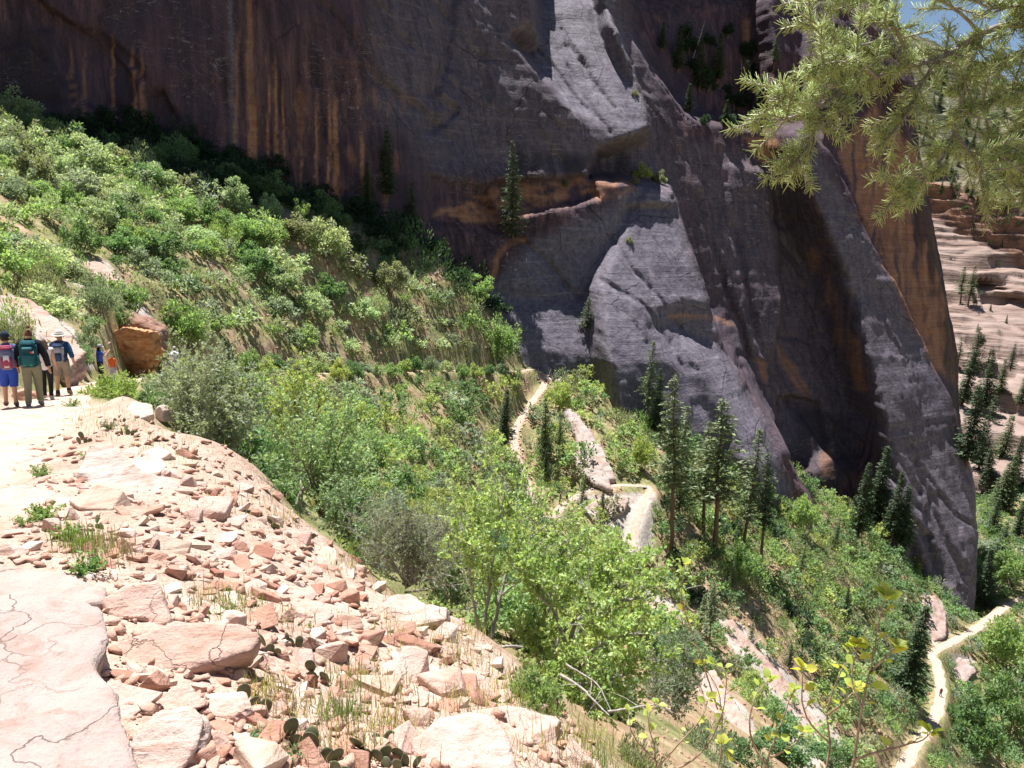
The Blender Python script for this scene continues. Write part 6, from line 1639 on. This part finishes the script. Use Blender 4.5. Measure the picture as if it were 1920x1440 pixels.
# ================================================================== HIKERS
def mat_cloth(name, c, rough=.85):
    t = NT(name); v = t.coord('Object')
    n = t.noise(v, 7, 4, .6, .6); f = t.noise(v, 160, 2)
    col = t.mix(n, tuple(x * .78 for x in c), tuple(min(1, x * 1.15) for x in c))
    return t.finish(col, rough, t.bump(t.math('ADD', n, t.math('MULTIPLY', f, .15)), .5, .02), .2)
_cm = {}
def cloth(c):
    k = tuple(round(x, 3) for x in c)
    if k not in _cm: _cm[k] = mat_cloth('cloth', k)
    return _cm[k]
M_SKIN = mat_plain('skin', (.55, .335, .235), .55, .1, 30, .35)
M_EYE = mat_plain('eye', (.03, .025, .02), .2, .05, 30, .5)
def person(label, loc, heading, height, pose, outfit, detail=2, hair=None, hat=None, name='person'):
    """one continuous skinned body; outfit: list of (part name, colour, bones, [t limits], puff)"""
    A = lambda *p: np.array(p, float)
    J = {'pelvis': A(0, 0, .96), 'waist': A(0, .0, 1.10), 'chest': A(0, .0, 1.30), 'nbase': A(0, -.01, 1.46), 'neck': A(0, .005, 1.52), 'head': A(0, .02, 1.61), 'crown': A(0, .01, 1.70),
         'nose': A(0, .105, 1.605)}
    lean = pose.get('lean', .04)
    for k in ('waist', 'chest', 'nbase', 'neck', 'head', 'crown', 'nose'): J[k] = J[k] + A(0, lean * (J[k][2] - .96), 0)
    for s, S_ in ((-1, 'L'), (1, 'R')):
        J['sh' + S_] = A(s * .175, -.005, 1.405) + A(0, lean * .45, 0)
        el, wr = pose.get('arm' + S_, ((s * .25, -.05, 1.13), (s * .27, .06, .90)))
        J['el' + S_] = A(*el); J['wr' + S_] = A(*wr)
        d = J['wr' + S_] - J['el' + S_]; d /= np.linalg.norm(d)
        J['ha' + S_] = J['wr' + S_] + d * .085
        sd = np.cross(d, A(0, 0, 1) if abs(d[2]) < .8 else A(1, 0, 0)); sd /= np.linalg.norm(sd); cu = np.cross(sd, d)
        for i in range(4):
            o = (i - 1.5) * .019; L = (.062, .074, .07, .054)[i]
            J[f'f{i}a' + S_] = J['ha' + S_] + sd * o + d * L * .5
            J[f'f{i}b' + S_] = J['ha' + S_] + sd * o * 1.1 + d * L * .95 + cu * .018
        J['tha' + S_] = J['wr' + S_] + d * .04 + sd * .042; J['thb' + S_] = J['wr' + S_] + d * .085 + sd * .058 + cu * .008
        J['hip' + S_] = A(s * .09, 0, .90)
        kn, an = pose.get('leg' + S_, ((s * .095, .03, .50), (s * .10, -.02, .085)))
        J['kn' + S_] = A(*kn); J['an' + S_] = A(*an)
        td = A(s * .12, 1, pose.get('toe' + S_, -.25)); td /= np.linalg.norm(td)
        J['heel' + S_] = J['an' + S_] + A(0, -.05, -.04); J['toe' + S_] = J['an' + S_] + td * .16 + A(0, 0, -.02)
    RAD = {'pelvis': (.155, .115), 'waist': (.135, .105), 'chest': (.165, .115), 'nbase': (.085, .07), 'neck': (.055, .055), 'head': (.082, .098), 'crown': (.066, .08), 'nose': (.011, .012)}
    B = [('pelvis', 'waist', 'torso'), ('waist', 'chest', 'torso'), ('chest', 'nbase', 'torso'), ('nbase', 'neck', 'neck'), ('neck', 'head', 'head'), ('head', 'crown', 'head'), ('head', 'nose', 'head')]
    for S_ in 'LR':
        for k, r in (('sh', .066), ('el', .045), ('wr', .029), ('ha', .035), ('hip', .098), ('kn', .062), ('an', .042), ('toe', .034), ('heel', .036)): RAD[k + S_] = (r, r * (.6 if k == 'ha' else 1))
        B += [('chest', 'sh' + S_, 'torso'), ('sh' + S_, 'el' + S_, 'uarm'), ('el' + S_, 'wr' + S_, 'farm'), ('wr' + S_, 'ha' + S_, 'hand'), ('pelvis', 'hip' + S_, 'hips'), ('hip' + S_, 'kn' + S_, 'thigh'), ('kn' + S_, 'an' + S_, 'shin'), ('an' + S_, 'toe' + S_, 'foot'), ('an' + S_, 'heel' + S_, 'foot')]
        for i in range(4):
            RAD[f'f{i}a' + S_] = (.0095, .0095); RAD[f'f{i}b' + S_] = (.008, .008)
            B += [('ha' + S_, f'f{i}a' + S_, 'hand'), (f'f{i}a' + S_, f'f{i}b' + S_, 'hand')]
        RAD['tha' + S_] = (.011, .011); RAD['thb' + S_] = (.009, .009)
        B += [('wr' + S_, 'tha' + S_, 'hand'), ('tha' + S_, 'thb' + S_, 'hand')]
    bm = bmesh.new(); lay = bm.verts.layers.skin.verify(); vd = {}
    for k, p in J.items():
        v = bm.verts.new(p); v[lay].radius = RAD[k]; v[lay].use_root = (k == 'pelvis'); vd[k] = v
    for a, b, _ in B: bm.edges.new((vd[a], vd[b]))
    me = bpy.data.meshes.new('body'); bm.to_mesh(me); bm.free()
    o = bpy.data.objects.new('body', me); COL.objects.link(o)
    sk = o.modifiers.new('skin', 'SKIN'); sk.use_smooth_shade = True
    sb = o.modifiers.new('sub', 'SUBSURF'); sb.levels = detail; sb.render_levels = detail
    m2 = bpy.data.meshes.new_from_object(o.evaluated_get(bpy.context.evaluated_depsgraph_get()))
    bpy.data.objects.remove(o); bpy.data.meshes.remove(me)
    m2.name = 'body'; m2.materials.clear()
    co = np.empty(len(m2.vertices) * 3, np.float32); m2.vertices.foreach_get('co', co); co = co.reshape(-1, 3).astype(float)
    no = np.empty(len(m2.vertices) * 3, np.float32); m2.vertices.foreach_get('normal', no); no = no.reshape(-1, 3).astype(float)
    best = np.full(len(co), 1e9); bi = np.zeros(len(co), int); bt = np.zeros(len(co))
    for i, (a, b, nm) in enumerate(B):
        pa, pb = J[a], J[b]; e = pb - pa; t = np.clip(((co - pa) @ e) / (e @ e), 0, 1)
        rr = RAD[a][0] * (1 - t) + RAD[b][0] * t
        d = np.linalg.norm(co - pa - t[:, None] * e, axis=1) - rr
        k = d < best; best[k] = d[k]; bi[k] = i; bt[k] = t[k]
    bname = np.array([b[2] for b in B])[bi]
    sc = height / 1.78
    e = obj(name, None, None, None, label, 'person', None, None, None, loc)
    e.rotation_euler = (0, 0, heading); e.scale = (sc, sc, sc)
    obj('body', m2, M_SKIN, e)
    polys = [tuple(p.vertices) for p in m2.polygons]
    def shell(pname, colr, sel, puff, wr=.006, seed=0):
        keep = [p for p in polys if sum(sel[i] for i in p) >= len(p) - 0]
        if not keep: return None
        idx = sorted({i for p in keep for i in p}); mp = {a: b for b, a in enumerate(idx)}
        ii = np.array(idx)
        V = co[ii] + no[ii] * (puff + wr * fbm(co[ii] * 14, 2, 9 + seed))[:, None]
        q = [tuple(mp[i] for i in p) for p in keep]
        m = bpy.data.meshes.new(pname); m.from_pydata(V.tolist(), [], q); m.update()
        m.polygons.foreach_set('use_smooth', np.ones(len(m.polygons), bool))
        return obj(pname, m, colr if not isinstance(colr, tuple) else cloth(colr), e)
    side = co[:, 0]
    for k, (pn, colr, rule, puff) in enumerate(outfit):
        sel = np.zeros(len(co), bool)
        for bn, lo, hi in rule: sel |= (bname == bn) & (bt >= lo) & (bt <= hi)
        if pn == 'shirt': sel &= ~((bname == 'torso') & (co[:, 2] < pose.get('hem', .93)))
        if pn in ('socks', 'shoes'):
            for sg in (-1, 1): shell(pn[:-1], colr, sel & (side * sg > 0), puff, seed=k)
        else: shell(pn, colr, sel, puff, seed=k)
    if hair:
        hc = J['head']
        rel = co - hc
        style = hair[1] if len(hair) > 1 else 'short'
        sel = (bname == 'head') & ((rel[:, 1] < .012) | (rel[:, 2] > .065)) & (rel[:, 2] > -.055)
        h = shell('hair', hair[0], sel, .016, .012, 5)
        if style == 'long':
            mb = MB(); b = J['head'] + A(0, -.06, .02)
            for i in range(16):
                x = (i - 7.5) * .011
                mb.tube([b + A(x * .8, 0, 0), b + A(x * 1.2, -.035, -.16), b + A(x * 1.3, -.03, -.33 - .02 * (i % 3))], [.022, .02, .008], 5)
            obj('long_hair', mb.mesh('long_hair', True), cloth(hair[0]), e)
        if style == 'bun':
            mb = MB(); b = J['head'] + A(0, -.02, .13); mb.tube([b, b + A(0, -.01, .03), b + A(0, -.015, .055)], [.03, .045, .02], 8); obj('hair_bun', mb.mesh('hair_bun', True), cloth(hair[0]), e)
    for s in (-1, 1):                                       # eyes and ears
        eb = MB(); c = J['head'] + A(s * .034, .088, .012); eb.tube([c, c + A(0, .006, 0)], [.011, .007], 8); obj('eye', eb.mesh('eye', True), M_EYE, e)
        eb = MB(); c = J['head'] + A(s * .083, .0, -.005); eb.tube([c + A(0, 0, -.03), c + A(s * .014, -.01, 0), c + A(s * .01, -.012, .03)], [.008, .014, .009], 6); obj('ear', eb.mesh('ear', True), M_SKIN, e)
    eb = MB(); c = J['head'] + A(0, .092, -.052); eb.tube([c + A(-.024, -.006, 0), c, c + A(.024, -.006, 0)], [.004, .007, .004], 5); obj('mouth', eb.mesh('mouth', True), mat_lip, e)
    if hat:
        kind, hcol = hat
        top = J['crown'] + A(0, -.005, 0)
        rings = {'brim': [(.0, .10), (.075, .085), (.10, .03), (.115, -.025), (.20, -.035), (.205, -.042), (.11, -.04)], 'cap': [(.0, .088), (.06, .078), (.092, .03), (.104, -.035), (.098, -.04)]}[kind]
        n = 20; V = []
        for (r, z) in rings:
            for i in range(n):
                a = i * 6.2832 / n; V.append(top + A(math.cos(a) * r * .95, math.sin(a) * r * 1.08, z + (.012 * math.cos(2 * a) if r > .15 else 0)))
        F = [(a * n + i, a * n + (i + 1) % n, (a + 1) * n + (i + 1) % n, (a + 1) * n + i) for a in range(len(rings) - 1) for i in range(n)]
        m = make_mesh('hat', np.array(V), np.array(F), True); ho = obj('hat', m, cloth(hcol), e)
        if kind == 'cap':
            V = []; 
            for j, y in enumerate((.09, .15, .185)):
                for i in range(7):
                    x = (i - 3) / 3 * (.085, .08, .05)[j]; V.append(top + A(x, y, -.03 - .02 * (x / .08) ** 2 - .008 * j))
            obj('peak', make_mesh('peak', np.array(V), grid_faces(3, 7), True), cloth(hcol), e)
        else:
            bb = MB(); ang = np.linspace(0, 6.2832, 21); bb.tube([top + A(math.cos(a) * .112, math.sin(a) * .128, -.012) for a in ang], .010, 5, False)
            obj('hat_band', bb.mesh('hat_band', True), cloth((.25, .22, .18)), e)
    return e
mat_lip = mat_plain('lips', (.42, .18, .15), .5, .1, 30)
SHIRT_S = [('torso', 0, 1), ('hips', 0, .4), ('uarm', 0, .62)]
SHIRT_L = [('torso', 0, 1), ('hips', 0, .4), ('uarm', 0, 1), ('farm', 0, .92)]
SHIRT_34 = [('torso', 0, 1), ('hips', 0, .4), ('uarm', 0, 1), ('farm', 0, .35)]
TANK = [('torso', 0, 1), ('hips', 0, .7), ('uarm', 0, .06)]
SHORTS = [('hips', 0, 1), ('thigh', 0, .92), ('torso', 0, .3)]
SHORTS_K = [('hips', 0, 1), ('thigh', 0, 1), ('shin', 0, .06), ('torso', 0, .35)]
TROUS = [('hips', 0, 1), ('thigh', 0, 1), ('shin', 0, .98), ('torso', 0, .12)]
SHOE = [('foot', 0, 1), ('shin', .95, 1)]
SOCK = [('shin', .72, 1)]
def shoes(c): return ('shoes', c, SHOE, .014)
def backpack(label, loc, heading, sc, main, accent, back_h=.50, w=.30, patch=None, frame=None):
    """rucksack on a back: body, front pocket, lid, straps, belt"""
    e = obj('backpack', None, None, None, label, 'backpack', None, None, None, loc); e.rotation_euler = (0, 0, heading); e.scale = (sc, sc, sc)
    def box(nm, c, dims, col, bulge=.02, parent=e):
        bm = bmesh.new(); bmesh.ops.create_cube(bm, size=1)
        for v in bm.verts: v.co = Vector((v.co.x * dims[0], v.co.y * dims[1], v.co.z * dims[2]))
        bmesh.ops.bevel(bm, geom=bm.edges[:], offset=min(dims) * .32, segments=3, affect='EDGES')
        bmesh.ops.subdivide_edges(bm, edges=[x for x in bm.edges if x.calc_length() > .08], cuts=3, use_grid_fill=True)
        V = np.array([v.co for v in bm.verts]); k = bulge * (1 - (2 * V[:, 2] / dims[2]) ** 2) * (1 - (2 * V[:, 0] / dims[0]) ** 2) * np.sign(V[:, 1]) + .006 * fbm(V * 18, 2, 3)
        for v, q in zip(bm.verts, k): v.co.y += q
        m = bpy.data.meshes.new(nm); bm.to_mesh(m); bm.free(); m.polygons.foreach_set('use_smooth', np.ones(len(m.polygons), bool))
        o = obj(nm, m, cloth(col), parent); o.location = c; return o
    z0 = 1.20; y0 = -.225
    box('pack_body', (0, y0, z0), (w, .17, back_h), main, .03)
    box('pack_pocket', (0, y0 - .105, z0 - .08), (w * .72, .06, back_h * .5), accent, .02)
    box('pack_lid', (0, y0 - .01, z0 + back_h * .47), (w * .86, .17, .10), accent, .01)
    for s in (-1, 1):
        box('side_pocket', (s * w * .52, y0 + .02, z0 - .13), (.05, .12, .2), accent, .0)
        mb = MB(); mb.tube([(s * .09, -.14, 1.42), (s * .11, -.03, 1.485), (s * .12, .085, 1.42), (s * .135, .12, 1.28), (s * .15, .05, 1.10), (s * .14, -.12, 1.0)], [.018, .024, .024, .02, .012, .01], 6); obj('strap', mb.mesh('strap', True), cloth(tuple(x * .6 for x in main)), e)
    mb = MB(); a = np.linspace(-2.0, 5.1, 24); mb.tube([(math.cos(t) * .18, math.sin(t) * .15 - .01, .985) for t in a], .018, 5, False); obj('hip_belt', mb.mesh('hip_belt', True), cloth(tuple(x * .55 for x in main)), e)
    if patch:
        for nm, (cx, cz, wx, wz), col in patch: box(nm, (cx, y0 - .142, z0 + cz), (wx, .012, wz), col, .004)
    return e
def stand(u, v):
    p = hit(u, v); return p
def trail_heading(p):
    k = int(np.argmin(np.hypot(TPTS[:, 0] - p[0], TPTS[:, 1] - p[1]))); return math.atan2(TTG[k, 1], TTG[k, 0]) - math.pi / 2
def walk(a, s=1):
    """legs mid-stride, a metres apart"""
    return {'legL': ((-.09, a * .38 * s + .03, .52), (-.10, a * .5 * s, .10)), 'legR': ((.09, -a * .12 * s + .06, .50), (.10, -a * .5 * s, .13 if s * a > 0 else .10)), 'toeL': -.1, 'toeR': -.55}
pos = [stand(22, 766), stand(66, 764), stand(91, 752), stand(120, 744)]
hd = trail_heading(pos[1])
HIK = [
 ('backpacker in navy cap and blue shorts at the left edge', pos[0], hd + .1, 1.72, {**walk(.16), 'armL': ((-.26, -.06, 1.14), (-.25, .10, .96)), 'armR': ((.26, -.04, 1.14), (.26, .12, .98))},
  [('shirt', (.10, .12, .30), SHIRT_S, .014), ('shorts', (.035, .09, .48), SHORTS_K, .030), ('socks', (.08, .08, .09), [('shin', .88, 1)], .007), shoes((.13, .10, .09))], ((.05, .035, .03),), ('cap', (.02, .03, .06))),
 ('backpacker in black hooded jacket and olive trousers with reddish hair', pos[1], hd - .05, 1.82, {**walk(.20, -1), 'armL': ((-.29, -.03, 1.14), (-.27, .06, .88)), 'armR': ((.29, -.05, 1.14), (.33, -.02, .88)), 'hem': .90},
  [('shirt', (.018, .018, .024), SHIRT_L, .026), ('trousers', (.22, .225, .155), TROUS, .022), shoes((.12, .20, .24))], ((.16, .07, .04), 'bun'), None),
 ('hiker in white sleeveless top and black leggings walking behind the others', pos[2], hd - .1, 1.62, {**walk(.22), 'armL': ((-.22, -.02, 1.14), (-.22, .10, .95)), 'armR': ((.22, -.04, 1.14), (.23, .08, .93)), 'hem': .84},
  [('shirt', (.72, .70, .70), TANK, .014), ('leggings', (.02, .02, .025), TROUS, .008), shoes((.55, .54, .53))], ((.20, .13, .09), 'long'), None),
 ('backpacker in wide pale sun hat, blue shirt and khaki shorts stepping forward', pos[3], hd - .15, 1.80, {**walk(.34, -1), 'armL': ((-.27, .03, 1.17), (-.20, .22, 1.06)), 'armR': ((.28, -.09, 1.15), (.31, -.02, .92))},
  [('shirt', (.025, .085, .20), SHIRT_34, .018), ('shorts', (.34, .285, .23), SHORTS, .030), ('socks', (.04, .045, .06), SOCK, .008), shoes((.20, .15, .12))], ((.30, .24, .18),), ('brim', (.62, .58, .53))),
]
for i, (lab, p, h, ht, pose, out, hair, hat) in enumerate(HIK):
    low = min(pose['legL'][1][2], pose['legR'][1][2]) - .085
    person(lab, (p[0], p[1], p[2] + .03 - low * ht / 1.78), h, ht, pose, out, 2, hair, hat)
backpack('blue and red rucksack with pale frame on the leftmost backpacker', Vector(pos[0]) + Vector((0, 0, .02)), HIK[0][2], 1.72 / 1.78, (.16, .20, .34), (.32, .07, .12), .52, .31, [('reflector', (0, .02, .12, .16), (.55, .62, .70)), ('badge', (0, -.16, .10, .06), (.60, .58, .58))])
backpack('dark teal rucksack with green trim and red and white patch on the black jacket', Vector(pos[1]) + Vector((0, 0, .02)), HIK[1][2], 1.82 / 1.78, (.015, .075, .10), (.02, .11, .13), .54, .33, [('red_patch', (.08, .08, .045, .05), (.55, .08, .09)), ('white_patch', (.115, .08, .02, .05), (.75, .74, .72)), ('green_trim', (-.07, -.20, .05, .03), (.04, .42, .20)), ('green_trim', (.06, -.20, .05, .03), (.04, .42, .20)), ('light_panel', (0, .17, .18, .04), (.12, .36, .42))])
backpack('grey and navy day pack on the man in the sun hat', Vector(pos[3]) + Vector((0, 0, .02)), HIK[3][2], 1.80 / 1.78, (.42, .43, .46), (.05, .08, .17), .46, .28, [('logo_mark', (.02, -.08, .06, .04), (.03, .03, .04))])
# farther along the path
def far_person(lab, u, v, d, ht, heading, pose, out, hair=None, hat=None, detail=1):
    p = hit(u, v)
    return person(lab, (p[0], p[1], p[2] + .02), heading, ht, pose, out, detail, hair, hat), p
far_person('woman with long black hair, grey cap and blue top raising her hand', 190, 716, 38, 1.66, hd - 1.1, {'armL': ((-.24, .10, 1.20), (-.15, .34, 1.36)), 'armR': ((.24, .12, 1.20), (.14, .36, 1.42))}, [('shirt', (.05, .11, .42), SHIRT_S, .016), ('trousers', (.03, .03, .05), TROUS, .018), shoes((.1, .1, .1))], ((.012, .011, .012), 'long'), ('cap', (.36, .36, .36)), 2)
far_person('small child in orange shirt and pale jeans beside the woman in blue', 213, 718, 38, 1.18, hd + 2.6, {}, [('shirt', (.62, .14, .035), SHIRT_S, .018), ('trousers', (.33, .38, .45), TROUS, .02), shoes((.3, .28, .26))], ((.33, .24, .15),), None, 2)
_, p7 = far_person('hiker in black shirt and grey cap at the bend by the orange boulder', 288, 706, 47, 1.75, hd - .35, walk(.18), [('shirt', (.015, .016, .022), SHIRT_S, .02), ('shorts', (.02, .02, .025), SHORTS, .03), shoes((.1, .09, .08))], ((.06, .05, .04),), ('cap', (.45, .47, .5)), 2)
far_person('hiker in white shirt stooping behind the silvery bush', 330, 705, 52, 1.6, hd, {'lean': .5}, [('shirt', (.75, .75, .78), SHIRT_S, .02), ('trousers', (.2, .25, .35), TROUS, .02), shoes((.1, .09, .08))], ((.1, .08, .06),), ('cap', (.6, .6, .62)))
for lab, (u, v), c1, c2, ht in [('left one of two dark dressed hikers on the path loop', (1050, 946), (.03, .03, .04), (.05, .05, .06), 1.75), ('right one of two dark dressed hikers on the path loop', (1063, 940), (.05, .045, .05), (.03, .03, .04), 1.68), ('tiny hiker in red on the valley path', (1763, 1306), (.28, .05, .05), (.05, .08, .2), 1.75), ('tiny hiker in blue on the far level path', (822, 694), (.05, .12, .4), (.08, .08, .1), 1.75)]:
    far_person(lab, u, v, 0, ht, random.uniform(0, 6), walk(.2), [('shirt', c1, SHIRT_S, .02), ('trousers', c2, TROUS, .02), shoes((.08, .07, .07))], ((.05, .04, .03),), None, 1)

# alike things that still share a label: tell the few of them apart by their order in the picture
_by = {}
for o in COL.objects:
    if o.parent is None and o.get('category') and o.get('label'): _by.setdefault(o['label'], []).append(o)
for lab, os_ in _by.items():
    if 1 < len(os_) <= 10 and max(len(lab.split()) + 3, 0) <= 16:
        os_.sort(key=lambda o: proj(np.array(o.location))[0])
        for k, o in enumerate(os_):
            o['label'] = f"{['first', 'second', 'third', 'fourth', 'fifth', 'sixth', 'seventh', 'eighth', 'ninth', 'tenth'][k]} from left, " + lab
